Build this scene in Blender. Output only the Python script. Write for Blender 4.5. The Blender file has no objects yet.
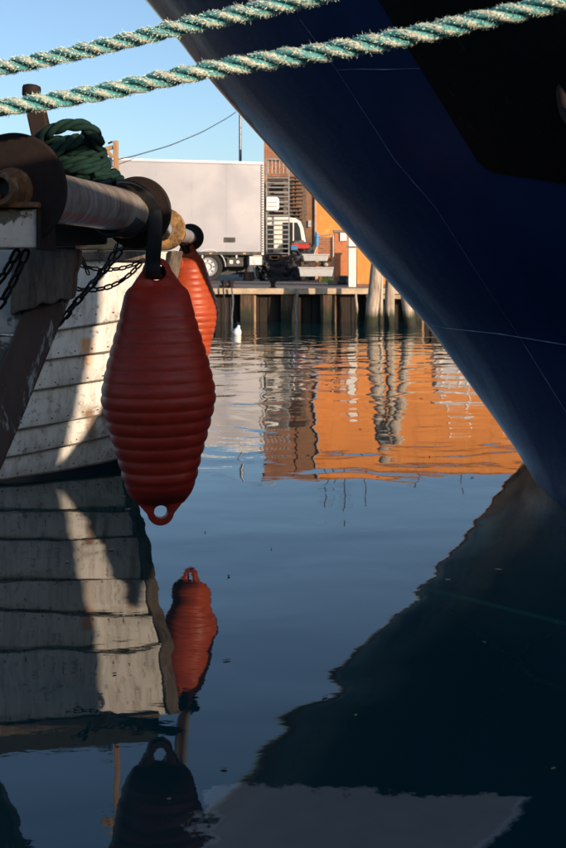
import bpy, math, random
from math import pi, sin, cos, radians, sqrt, atan2
from mathutils import Vector, Matrix, noise
from mathutils.bvhtree import BVHTree

random.seed(7)
V = Vector
sc = bpy.context.scene
COL = sc.collection

# ---------------------------------------------------------------- camera
CAM = V((0.0, 0.0, 1.46))
F = 1178.0
HX, HY = 283.0, 262.0
cam_d = bpy.data.cameras.new('camera')
cam_d.sensor_fit = 'VERTICAL'
cam_d.sensor_height = 36.0
cam_d.lens = 36.0 * F / 848.0
cam_d.shift_y = -(424.0 - HY) / 848.0
cam_d.clip_start = 0.05
cam_d.clip_end = 5000
cam_d.dof.use_dof = True
cam_d.dof.focus_distance = 5.6
cam_d.dof.aperture_fstop = 9.0
cam = bpy.data.objects.new('camera', cam_d)
cam.location = CAM
cam.rotation_euler = (radians(90), 0, 0)
COL.objects.link(cam)
sc.camera = cam

# ---------------------------------------------------------------- light
SUN_AZ = radians(-46)     # angle of the direction towards the sun, from +X towards +Y
SUN_EL = radians(11)
to_sun = V((cos(SUN_AZ) * cos(SUN_EL), sin(SUN_AZ) * cos(SUN_EL), sin(SUN_EL)))
w = bpy.data.worlds.new('World')
sc.world = w
w.use_nodes = True
nt = w.node_tree
bg = nt.nodes['Background']
sky = nt.nodes.new('ShaderNodeTexSky')
sky.sky_type = 'NISHITA'
sky.sun_disc = False
sky.sun_elevation = SUN_EL
sky.sun_rotation = pi / 2 - SUN_AZ
sky.air_density = 0.85
sky.dust_density = 1.0
sky.ozone_density = 2.5
hs_ = nt.nodes.new('ShaderNodeHueSaturation'); hs_.inputs['Saturation'].default_value = .95
nt.links.new(sky.outputs[0], hs_.inputs['Color']); nt.links.new(hs_.outputs[0], bg.inputs[0])
bg.inputs[1].default_value = 0.15
sun_d = bpy.data.lights.new('sun', 'SUN')
sun_d.energy = 5.0
sun_d.angle = radians(0.35)
sun_d.color = (1.0, 0.76, 0.54)
sun = bpy.data.objects.new('sun', sun_d)
sun.rotation_euler = to_sun.to_track_quat('Z', 'Y').to_euler()
sun.location = (20, -15, 20)
COL.objects.link(sun)
sc.view_settings.view_transform = 'Standard'
sc.view_settings.look = 'None'
sc.view_settings.exposure = 0.4
sc.view_settings.gamma = 1.0
sc.cycles.max_bounces = 8


def P(px, py, Y):
    """world point at depth Y that stands at this place of the picture"""
    s = F / Y
    return V(((px - HX) / s, Y, CAM.z - (py - HY) / s))


# ---------------------------------------------------------------- mesh helpers
class MB:
    def __init__(self):
        self.v = []; self.f = []; self.m = []; self.cur = 0

    def add(self, vs, fs):
        b = len(self.v)
        self.v += [tuple(p) for p in vs]
        for f in fs:
            self.f.append([b + i for i in f]); self.m.append(self.cur)
        return self

    def box(self, lo, hi, M=None):
        x0, y0, z0 = lo; x1, y1, z1 = hi
        vs = [V(p) for p in ((x0,y0,z0),(x1,y0,z0),(x1,y1,z0),(x0,y1,z0),(x0,y0,z1),(x1,y0,z1),(x1,y1,z1),(x0,y1,z1))]
        if M is not None: vs = [M @ p for p in vs]
        return self.add(vs, [(3,2,1,0),(4,5,6,7),(0,1,5,4),(1,2,6,5),(2,3,7,6),(3,0,4,7)])

    def hexa(self, q0, q1):
        """solid between two quads of corresponding corners"""
        return self.add(list(q0) + list(q1), [(3,2,1,0),(4,5,6,7),(0,1,5,4),(1,2,6,5),(2,3,7,6),(3,0,4,7)])

    def rings(self, rings, closed=True, caps=True):
        n = len(rings[0]); vs = [p for r in rings for p in r]; fs = []
        for i in range(len(rings) - 1):
            for j in range(n if closed else n - 1):
                k = (j + 1) % n
                fs.append((i*n+j, i*n+k, (i+1)*n+k, (i+1)*n+j))
        if caps and closed:
            fs.append(tuple(range(n))[::-1]); fs.append(tuple((len(rings)-1)*n + j for j in range(n)))
        return self.add(vs, fs)

    def tube(self, pts, r, n=8, caps=True, jitter=0.0, loop=False):
        pts = [V(p) for p in pts]; N = len(pts)
        rs = r if isinstance(r, (list, tuple)) else [r] * N
        t = (pts[1] - pts[0]).normalized()
        up = V((0, 0, 1)) if abs(t.z) < .9 else V((0, 1, 0))
        a = t.cross(up).normalized(); rings = []
        for i in range(N):
            if loop: t = (pts[(i+1) % N] - pts[i-1]).normalized()
            elif i == 0: t = (pts[1] - pts[0]).normalized()
            elif i == N-1: t = (pts[-1] - pts[-2]).normalized()
            else: t = (pts[i+1] - pts[i-1]).normalized()
            a = (a - t * a.dot(t)).normalized(); b = t.cross(a)
            ring = []
            for j in range(n):
                ph = 2*pi*j/n
                rr = rs[i]
                if jitter: rr *= 1 + jitter * (random.random() - .5)
                ring.append(pts[i] + a*(cos(ph)*rr) + b*(sin(ph)*rr))
            rings.append(ring)
        if loop:
            b0 = len(rings); vs = [p for q in rings for p in q]; fs = []
            for i in range(b0):
                i2 = (i + 1) % b0
                for j in range(n):
                    k = (j + 1) % n
                    fs.append((i*n+j, i*n+k, i2*n+k, i2*n+j))
            return self.add(vs, fs)
        return self.rings(rings, True, caps)

    def lathe(self, c, axis, prof, n=48):
        """prof = [(t along axis, radius)]"""
        c = V(c); ax = V(axis).normalized()
        up = V((0, 0, 1)) if abs(ax.z) < .9 else V((0, 1, 0))
        a = ax.cross(up).normalized(); b = ax.cross(a)
        rings = [[c + ax*t + a*(cos(2*pi*j/n)*r) + b*(sin(2*pi*j/n)*r) for j in range(n)] for t, r in prof]
        return self.rings(rings)

    def prism(self, poly, d):
        n = len(poly); q = [V(p) for p in poly]; d = V(d)
        vs = q + [p + d for p in q]
        return self.add(vs, [tuple(range(n))[::-1], tuple(range(n, 2*n))] + [(i, (i+1) % n, n+(i+1) % n, n+i) for i in range(n)])

    def build(self, name, mats, parent=None, smooth=False, bevel=0.0, origin=None, fix=True):
        me = bpy.data.meshes.new(name)
        vs = self.v
        if origin is not None:
            o_ = V(origin); vs = [tuple(V(p) - o_) for p in vs]
        me.from_pydata(vs, [], self.f)
        if not isinstance(mats, (list, tuple)): mats = [mats]
        for m in mats: me.materials.append(m)
        if len(mats) > 1: me.polygons.foreach_set('material_index', self.m)
        me.validate(); 
        if fix:
            import bmesh
            bm = bmesh.new(); bm.from_mesh(me)
            bmesh.ops.recalc_face_normals(bm, faces=bm.faces)
            if smooth:
                lim = radians(smooth if smooth > 1 else 40)
                for f in bm.faces: f.smooth = True
                for e in bm.edges:
                    if len(e.link_faces) == 2 and e.calc_face_angle(0) > lim: e.smooth = False
            bm.to_mesh(me); bm.free()
        elif smooth:
            me.polygons.foreach_set('use_smooth', [True]*len(me.polygons))
        ob = bpy.data.objects.new(name, me)
        if origin is not None: ob.location = origin
        COL.objects.link(ob)
        if parent is not None:
            ob.parent = parent
        if bevel:
            md = ob.modifiers.new('edge', 'BEVEL'); md.width = bevel; md.segments = 2; md.limit_method = 'ANGLE'
        return ob


def tag(o, label=None, cat=None, group=None, kind=None):
    if label: o['label'] = label
    if cat: o['category'] = cat
    if group: o['group'] = group
    if kind: o['kind'] = kind
    return o


def empty(name, loc=(0, 0, 0), rz=0.0, **k):
    o = bpy.data.objects.new(name, None); o.location = loc; o.rotation_euler = (0, 0, rz)
    o.empty_display_size = .1
    COL.objects.link(o); return tag(o, **k)


def keep(o, parent):
    """parent while leaving world placed mesh where it is"""
    o.parent = parent
    o.matrix_parent_inverse = Matrix.LocRotScale(parent.location, parent.rotation_euler, parent.scale).inverted()
    return o


def copy_tree(o, parent=None):
    c = o.copy(); COL.objects.link(c); c.parent = parent
    for ch in o.children: copy_tree(ch, c)
    return c


# ---------------------------------------------------------------- materials
def nodes(name):
    m = bpy.data.materials.new(name); m.use_nodes = True
    return m, m.node_tree, m.node_tree.nodes['Principled BSDF']


def lin(c):
    return tuple(((x/255)/12.92 if x/255 <= .04045 else ((x/255+.055)/1.055)**2.4) for x in c) + (1,)


def N(t, kind, **k):
    n = t.nodes.new(kind)
    for a, b in k.items():
        if hasattr(n, a): setattr(n, a, b)
    return n


def noise_n(t, co, scale, detail=6, rough=.6, dist=0.0):
    n = t.nodes.new('ShaderNodeTexNoise')
    n.inputs['Scale'].default_value = scale; n.inputs['Detail'].default_value = detail
    n.inputs['Roughness'].default_value = rough; n.inputs['Distortion'].default_value = dist
    t.links.new(co, n.inputs['Vector']); return n.outputs['Fac']


def ramp(t, fac, stops):
    r = t.nodes.new('ShaderNodeValToRGB'); e = r.color_ramp.elements
    e[0].position, e[0].color = stops[0][0], stops[0][1]
    e[1].position, e[1].color = stops[-1][0], stops[-1][1]
    for p, c in stops[1:-1]:
        x = e.new(p); x.color = c
    t.links.new(fac, r.inputs[0]); return r.outputs[0]


def g(x): return (x, x, x, 1)


def mixc(t, fac, a, b, mode='MIX'):
    m = t.nodes.new('ShaderNodeMix'); m.data_type = 'RGBA'; m.blend_type = mode
    if isinstance(fac, float): m.inputs[0].default_value = fac
    else: t.links.new(fac, m.inputs[0])
    for i, x in ((6, a), (7, b)):
        if isinstance(x, tuple): m.inputs[i].default_value = x if len(x) == 4 else x + (1,)
        else: t.links.new(x, m.inputs[i])
    return m.outputs[2]


def math_n(t, op, a, b=None, clamp=False):
    m = t.nodes.new('ShaderNodeMath'); m.operation = op; m.use_clamp = clamp
    for i, x in ((0, a), (1, b)):
        if x is None: continue
        if isinstance(x, (float, int)): m.inputs[i].default_value = x
        else: t.links.new(x, m.inputs[i])
    return m.outputs[0]


def coords(t, scale=(1, 1, 1), world=False):
    if world:
        src = t.nodes.new('ShaderNodeNewGeometry').outputs['Position']
    else:
        src = t.nodes.new('ShaderNodeTexCoord').outputs['Object']
    mp = t.nodes.new('ShaderNodeMapping'); mp.inputs['Scale'].default_value = scale
    t.links.new(src, mp.inputs['Vector']); return mp.outputs[0]


def bumpn(t, p, h, strength, dist):
    b = t.nodes.new('ShaderNodeBump'); b.inputs['Strength'].default_value = strength
    b.inputs['Distance'].default_value = dist
    t.links.new(h, b.inputs['Height']); t.links.new(b.outputs[0], p.inputs['Normal']); return b


def surf(name, c1, c2, scale=4.0, rough=.6, metal=0.0, bump=.3, bdist=.004, stretch=(1, 1, 1),
         c3=None, s3=1.2, t3=(.55, .65), coat=0.0, spec=.5, fine=6.0, world=True, rvar=.12):
    """two tone mottled surface, optional third colour in patches with worn edges"""
    m, t, p = nodes(name)
    co = coords(t, stretch, world)
    n1 = noise_n(t, co, scale)
    n2 = noise_n(t, co, scale * fine, 8, .7)
    mixn = math_n(t, 'ADD', math_n(t, 'MULTIPLY', n1, .6), math_n(t, 'MULTIPLY', n2, .4))
    col = ramp(t, mixn, [(.36, c1 + (1,)), (.64, c2 + (1,))])
    h = n2
    if c3:
        n3 = noise_n(t, co, s3, 9, .72, .4)
        msk = ramp(t, n3, [(t3[0], g(0)), (t3[1], g(1))])
        col = mixc(t, msk, col, c3 + (1,))
        h = math_n(t, 'SUBTRACT', n2, math_n(t, 'MULTIPLY', msk, .8))
    t.links.new(col, p.inputs['Base Color'])
    rr = ramp(t, n1, [(.3, g(max(.02, rough - rvar))), (.7, g(min(1, rough + rvar)))])
    t.links.new(rr, p.inputs['Roughness'])
    p.inputs['Metallic'].default_value = metal
    p.inputs['Coat Weight'].default_value = coat
    p.inputs['Specular IOR Level'].default_value = spec
    if bump: bumpn(t, p, h, bump, bdist)
    return m


def flat(name, c, rough=.6, metal=0.0):
    return surf(name, tuple(x * .86 for x in c), c, 3.0, rough, metal, .1, .002)


M = {}
M['rust_dark'] = surf('rust_dark', (.009, .006, .006), (.024, .014, .011), 7, .78, .1, .6, .002, c3=(.05, .022, .012), s3=6, t3=(.58, .75), spec=.3)
M['rust_warm'] = surf('rust_warm', (.06, .03, .015), (.22, .10, .04), 14, .7, .3, .8, .002, c3=(.30, .20, .11), s3=12, t3=(.52, .66))
M['rust_gold'] = surf('rust_gold', (.025, .015, .008), (.42, .24, .09), 16, .55, .5, 1.0, .004, fine=3)
M['black_iron'] = surf('black_iron', (.006, .006, .007), (.018, .017, .016), 10, .55, .4, .5, .003)
M['black_rubber'] = surf('black_rubber', (.008, .009, .010), (.02, .022, .024), 12, .38, 0, .25, .002)
M['tarred'] = surf('tarred', (.006, .008, .008), (.020, .026, .022), 18, .7, 0, 1.0, .01)
M['grey_wood'] = surf('grey_wood', (.07, .055, .045), (.20, .165, .135), 16, .85, 0, .9, .006, stretch=(1, 1, .22), c3=(.045, .032, .026), s3=7, t3=(.5, .62))
M['brown_paint'] = surf('brown_paint', (.050, .026, .020), (.095, .052, .040), 9, .5, 0, .8, .004, stretch=(1, 1, .30), c3=(.36, .34, .31), s3=6, t3=(.53, .56))
M['white_peel'] = surf('white_peel', (.50, .41, .32), (.66, .56, .46), 5, .5, 0, .8, .004, c3=(.12, .085, .05), s3=6, t3=(.515, .54), fine=7)
M['white_peel2'] = surf('white_peel2', (.42, .40, .36), (.60, .57, .52), 3, .55, 0, .6, .004, c3=(.09, .085, .07), s3=3.2, t3=(.53, .56), fine=9)
M['navy_band'] = surf('navy_band', (.008, .014, .035), (.018, .028, .06), 6, .4, 0, .2, .002, c3=(.10, .10, .09), s3=9, t3=(.62, .70))
M['seam_dirt'] = surf('seam_dirt', (.06, .055, .045), (.17, .15, .12), 18, .8, 0, .6, .003)
M['green_rope'] = surf('green_rope', (.0015, .013, .010), (.005, .036, .026), 60, .8, 0, 1.0, .003, spec=.3)
M['dark_green_rope'] = M['green_rope']
M['wood_lit'] = surf('wood_lit', (.22, .12, .06), (.44, .27, .15), 12, .8, 0, .6, .004, stretch=(1, 1, .2))
M['pallet_wood'] = surf('pallet_wood', (.24, .17, .11), (.46, .36, .26), 9, .85, 0, .5, .004)
M['pallet_wood_grey'] = surf('pallet_wood_grey', (.06, .045, .035), (.15, .115, .09), 9, .85, 0, .5, .004)
M['pallet_orange'] = surf('pallet_orange', (.36, .17, .06), (.55, .30, .13), 9, .85, 0, .5, .004)
M['steel_pale'] = surf('steel_pale', (.32, .33, .34), (.52, .53, .54), 8, .45, .5, .2, .002)
M['galv'] = surf('galv', (.20, .205, .21), (.33, .335, .34), 10, .5, .6, .2, .002)
M['steel_blue'] = surf('steel_blue', (.10, .12, .15), (.24, .27, .31), 20, .4, .6, .5, .003)
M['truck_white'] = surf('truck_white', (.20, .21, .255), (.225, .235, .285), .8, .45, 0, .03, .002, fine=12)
M['white_paint'] = surf('white_paint', (.62, .60, .57), (.76, .74, .70), 3, .45, 0, .1, .002)
M['white_plastic'] = surf('white_plastic', (.70, .68, .66), (.80, .78, .76), 6, .4, 0, .1, .002)
M['grey_tub'] = surf('grey_tub', (.36, .37, .39), (.48, .49, .51), 5, .5, 0, .1, .003)
M['tyre'] = surf('tyre', (.006, .006, .007), (.014, .014, .014), 9, .8, 0, .3, .004)
M['chassis'] = surf('chassis', (.007, .008, .009), (.018, .018, .018), 9, .6, .2, .3, .004)
M['lamp_amber'] = flat('lamp_amber', (.5, .22, .04), .3)
M['lamp_white'] = flat('lamp_white', (.6, .6, .58), .25)
M['red_plastic'] = flat('red_plastic', (.45, .035, .025), .45)
M['blue_plastic'] = flat('blue_plastic', (.06, .20, .40), .45)
M['blue_ink'] = flat('blue_ink', (.03, .07, .35), .6)
M['tarp'] = surf('tarp', (.005, .006, .009), (.014, .015, .020), 6, .26, 0, .9, .02, rvar=.06)
M['concrete'] = surf('concrete', (.15, .13, .11), (.26, .23, .19), 2.5, .9, 0, .6, .006, c3=(.14, .12, .10), s3=.7, t3=(.5, .7))
M['quay_cap'] = surf('quay_cap', (.32, .24, .15), (.56, .45, .32), 3.5, .8, 0, .5, .006)
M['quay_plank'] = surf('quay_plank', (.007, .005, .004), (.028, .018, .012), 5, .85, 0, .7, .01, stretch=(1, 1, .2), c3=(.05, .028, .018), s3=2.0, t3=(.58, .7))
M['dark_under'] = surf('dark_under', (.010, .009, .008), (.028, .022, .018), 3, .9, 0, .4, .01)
M['mud'] = surf('mud', (.03, .035, .03), (.06, .06, .05), 1, .9)
M['orange_wall'] = surf('orange_wall', (.58, .21, .05), (.68, .27, .07), .9, .9, 0, .15, .004, fine=14)
M['ochre_trim'] = surf('ochre_trim', (.30, .13, .05), (.42, .20, .08), 2, .85)
M['brown_plaster'] = surf('brown_plaster', (.17, .085, .045), (.26, .14, .08), 1.6, .9, 0, .5, .01, c3=(.12, .065, .045), s3=1.0, t3=(.5, .65))
M['roof_tile'] = surf('roof_tile', (.22, .09, .05), (.36, .16, .09), 3, .85)
M['grey_wall'] = surf('grey_wall', (.34, .36, .38), (.48, .50, .52), 1, .8)
M['glass_dark'] = surf('glass_dark', (.015, .02, .025), (.03, .035, .04), 1, .08, 0, 0)
M['sign_white'] = flat('sign_white', (.72, .74, .76), .5)
M['cable'] = flat('cable', (.03, .03, .035), .6)
M['weed'] = surf('weed', (.02, .05, .01), (.08, .14, .03), 30, .9, 0, 1, .01)


def brick_mat():
    m, t, p = nodes('brickwork')
    co = coords(t, (1, 1, 1), True)
    # wall runs along X: use X and Z
    sep = t.nodes.new('ShaderNodeSeparateXYZ'); t.links.new(co, sep.inputs[0])
    cb = t.nodes.new('ShaderNodeCombineXYZ')
    t.links.new(math_n(t, 'ADD', sep.outputs[0], math_n(t, 'MULTIPLY', sep.outputs[1], .9)), cb.inputs[0]); t.links.new(sep.outputs[2], cb.inputs[1])
    b = t.nodes.new('ShaderNodeTexBrick'); t.links.new(cb.outputs[0], b.inputs['Vector'])
    b.inputs['Scale'].default_value = 1.0
    b.inputs['Brick Width'].default_value = .26; b.inputs['Row Height'].default_value = .075
    b.inputs['Mortar Size'].default_value = .008
    b.inputs['Color1'].default_value = (.36, .13, .06, 1); b.inputs['Color2'].default_value = (.22, .085, .045, 1)
    b.inputs['Mortar'].default_value = (.30, .23, .17, 1)
    n1 = noise_n(t, co, 1.3, 8, .7)
    col = mixc(t, ramp(t, n1, [(.45, g(0)), (.65, g(.7))]), b.outputs['Color'], (.13, .075, .05, 1))
    t.links.new(col, p.inputs['Base Color']); p.inputs['Roughness'].default_value = .9
    bumpn(t, p, math_n(t, 'SUBTRACT', 1.0, b.outputs['Fac']), .6, .01)
    return m


def stain_wall(m):
    t = m.node_tree; p = t.nodes['Principled BSDF']; l = p.inputs['Base Color'].links[0]; src = l.from_socket
    n = noise_n(t, coords(t, (2.2, 2.2, .35), True), 1.3, 8, .7)
    n2 = noise_n(t, coords(t, (1, 1, 1), True), 2.4, 7, .7)
    c = mixc(t, ramp(t, n, [(.50, g(0)), (.70, g(.45))]), src, (.34, .12, .04, 1))
    c = mixc(t, ramp(t, n2, [(.58, g(0)), (.66, g(.4))]), c, (.74, .42, .20, 1))
    t.links.new(c, p.inputs['Base Color'])


stain_wall(M['orange_wall'])
M['brick'] = brick_mat()


def steel_roller():
    """bare steel tube worn round and round by ropes"""
    m, t, p = nodes('worn_steel_tube')
    co = coords(t, (11, 1.6, 1.6), False)
    n1 = noise_n(t, co, 2.2, 9, .7)
    co2 = coords(t, (1, 1, 1), False)
    n2 = noise_n(t, co2, 9, 8, .7)
    c = ramp(t, n1, [(.32, (.24, .18, .14, 1)), (.5, (.50, .43, .37, 1)), (.68, (.80, .75, .70, 1))])
    c = mixc(t, ramp(t, n2, [(.55, g(0)), (.75, g(.8))]), c, (.12, .07, .045, 1))
    t.links.new(c, p.inputs['Base Color'])
    p.inputs['Metallic'].default_value = .6
    t.links.new(ramp(t, n1, [(.3, g(.42)), (.7, g(.26))]), p.inputs['Roughness'])
    bumpn(t, p, n1, .35, .001)
    return m


M['roller'] = steel_roller()


def hull_navy(name='navy_paint', spec=.04, r0=.34, r1=.5):
    m, t, p = nodes(name)
    co = coords(t, (1, 1, 1), True)
    n1 = noise_n(t, co, .7, 5, .6)
    n2 = noise_n(t, co, 5, 8, .7)
    sc_ = coords(t, (2.2, 2.2, 14), True)
    n3 = noise_n(t, sc_, 5, 9, .75)
    c = ramp(t, n1, [(.35, (.004, .015, .052, 1)), (.65, (.006, .023, .078, 1))])
    c = mixc(t, ramp(t, n2, [(.66, g(0)), (.80, g(.35))]), c, (.02, .03, .05, 1))
    drip = noise_n(t, coords(t, (7, 7, .5), True), 1.4, 8, .7)
    c = mixc(t, ramp(t, drip, [(.56, g(0)), (.72, g(.5))]), c, (.012, .026, .055, 1))
    t.links.new(c, p.inputs['Base Color'])
    ga = t.nodes.new('ShaderNodeAttribute'); ga.attribute_name = 'gloss'
    t.links.new(math_n(t, 'ADD', math_n(t, 'MULTIPLY', ga.outputs['Fac'], .6), spec), p.inputs['Specular IOR Level'])
    rb = ramp(t, n3, [(.3, g(r0)), (.7, g(r1))])
    t.links.new(math_n(t, 'MULTIPLY', rb, math_n(t, 'SUBTRACT', 1.0, math_n(t, 'MULTIPLY', ga.outputs['Fac'], .72))), p.inputs['Roughness'])
    lf = noise_n(t, co, 2.4, 2, .5)
    hgt = math_n(t, 'ADD', math_n(t, 'MULTIPLY', lf, 1.0), math_n(t, 'MULTIPLY', n2, .05))
    bumpn(t, p, hgt, .35, .03)
    return m


M['navy'] = hull_navy()
M['hull_black'] = surf('hull_black_paint', (.0012, .0018, .0026), (.003, .0038, .005), 3, .6, 0, .6, .006, spec=.06, c3=(.008, .009, .012), s3=5, t3=(.6, .72))
M['weld'] = surf('weld_line', (.03, .06, .13), (.12, .19, .28), 22, .5, 0, .4, .002)
M['ship_white'] = surf('ship_white', (.60, .58, .54), (.72, .70, .66), 2, .4)


def plank_mat():
    """white boat planking with dirt, rust runs that hang under the fastenings"""
    m, t, p = nodes('white_planking')
    geo = t.nodes.new('ShaderNodeNewGeometry').outputs['Position']
    co = coords(t, (1, 1, 1), True)
    n1 = noise_n(t, co, 3, 6, .6)
    st = noise_n(t, coords(t, (14, 14, 1.0), True), 1.6, 7, .7)
    c = ramp(t, n1, [(.35, (.66, .66, .64, 1)), (.65, (.78, .78, .76, 1))])
    c = mixc(t, ramp(t, st, [(.46, g(0)), (.68, g(.65))]), c, (.30, .27, .22, 1))
    # scuffs and mildew specks
    n2 = noise_n(t, co, 22, 8, .75)
    c = mixc(t, ramp(t, n2, [(.56, g(0)), (.64, g(.75))]), c, (.13, .13, .11, 1))
    # two rust runs with a shape of their own
    sep = t.nodes.new('ShaderNodeSeparateXYZ'); t.links.new(geo, sep.inputs[0])
    wob = noise_n(t, coords(t, (5, 5, 9), True), 2, 6, .7)
    for (xc, zt, zb, wd, colr, amt) in ((-1.285, .98, .70, .055, (.70, .27, .04, 1), .9), (-1.30, .50, .10, .045, (.20, .085, .03, 1), .9), (-1.215, .50, .22, .03, (.26, .11, .04, 1), .85), (-1.02, .9, .3, .03, (.3, .14, .06, 1), .7)):
        d = math_n(t, 'ABSOLUTE', math_n(t, 'SUBTRACT', sep.outputs[0], xc))
        d = math_n(t, 'SUBTRACT', d, math_n(t, 'MULTIPLY', math_n(t, 'SUBTRACT', wob, .5), .06))
        mx = ramp(t, math_n(t, 'DIVIDE', d, wd), [(.3, g(1)), (1.0, g(0))])
        mz = math_n(t, 'MULTIPLY', ramp(t, math_n(t, 'DIVIDE', math_n(t, 'SUBTRACT', zt, sep.outputs[2]), zt - zb), [(0, g(0)), (.12, g(.9)), (.5, g(.6)), (1, g(0))]), amt)
        c = mixc(t, math_n(t, 'MULTIPLY', mx, mz), c, colr)
    t.links.new(c, p.inputs['Base Color'])
    p.inputs['Roughness'].default_value = .5
    bumpn(t, p, n2, .4, .003)
    return m


M['planking'] = plank_mat()


def fender_mat(name, c1, c2):
    m, t, p = nodes(name)
    co = coords(t, (1, 1, 1), False)
    n1 = noise_n(t, co, 5, 7, .65)
    n2 = noise_n(t, co, 45, 6, .7)
    c = ramp(t, n1, [(.35, c1 + (1,)), (.65, c2 + (1,))])
    c = mixc(t, ramp(t, noise_n(t, coords(t, (3, 3, 14), False), 4, 9, .75), [(.50, g(0)), (.68, g(.7))]), c, (.10, .025, .018, 1))
    c = mixc(t, ramp(t, n2, [(.62, g(0)), (.75, g(.35))]), c, (.5, .25, .18, 1))
    t.links.new(c, p.inputs['Base Color'])
    t.links.new(ramp(t, n1, [(.3, g(.34)), (.7, g(.52))]), p.inputs['Roughness'])
    p.inputs['Specular IOR Level'].default_value = .3
    bumpn(t, p, n2, .25, .002)
    return m


M['fender_red'] = fender_mat('fender_red', (.31, .022, .011), (.41, .034, .016))
M['fender_orange'] = fender_mat('fender_orange', (.34, .050, .018), (.44, .080, .028))


def rope_mat():
    m, t, p = nodes('sun_bleached_teal_rope')
    co = coords(t, (1, 1, 1), True)
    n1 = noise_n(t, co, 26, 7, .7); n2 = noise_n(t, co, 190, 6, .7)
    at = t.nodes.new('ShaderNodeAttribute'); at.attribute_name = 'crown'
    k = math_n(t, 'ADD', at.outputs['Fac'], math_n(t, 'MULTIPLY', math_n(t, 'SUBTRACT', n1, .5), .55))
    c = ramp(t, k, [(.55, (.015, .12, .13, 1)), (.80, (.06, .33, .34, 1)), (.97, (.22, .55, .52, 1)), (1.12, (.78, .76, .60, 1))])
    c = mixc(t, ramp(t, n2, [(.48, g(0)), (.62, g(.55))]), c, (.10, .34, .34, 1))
    t.links.new(c, p.inputs['Base Color']); p.inputs['Roughness'].default_value = .85
    bumpn(t, p, n2, 1.0, .004)
    return m


M['teal_rope'] = rope_mat()
M['rope_fuzz'] = surf('rope_fuzz', (.16, .50, .50), (.90, .84, .66), 45, .9, 0, 0)


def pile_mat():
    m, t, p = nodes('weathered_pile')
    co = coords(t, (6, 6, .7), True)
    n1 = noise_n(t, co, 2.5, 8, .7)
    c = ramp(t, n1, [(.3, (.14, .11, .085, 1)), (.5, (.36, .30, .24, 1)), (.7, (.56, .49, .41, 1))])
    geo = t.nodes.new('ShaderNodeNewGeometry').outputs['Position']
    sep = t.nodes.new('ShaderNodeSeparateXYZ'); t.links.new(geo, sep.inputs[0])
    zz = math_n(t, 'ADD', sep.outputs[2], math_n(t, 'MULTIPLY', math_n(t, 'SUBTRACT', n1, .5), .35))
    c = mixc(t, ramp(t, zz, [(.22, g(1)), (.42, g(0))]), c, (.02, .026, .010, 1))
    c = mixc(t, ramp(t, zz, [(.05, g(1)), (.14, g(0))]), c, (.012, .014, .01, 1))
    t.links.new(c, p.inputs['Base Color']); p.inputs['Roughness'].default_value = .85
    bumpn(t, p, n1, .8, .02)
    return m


M['pile'] = pile_mat()
M['post_brown'] = pile_mat(); M['post_brown'].name = 'quay_post_wood'
_t = M['post_brown'].node_tree
for _n in _t.nodes:
    if _n.type == 'VALTORGB' and len(_n.color_ramp.elements) == 3:
        for e_, c_ in zip(_n.color_ramp.elements, ((.03, .017, .012, 1), (.075, .045, .030, 1), (.15, .095, .06, 1))): e_.color = c_


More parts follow.
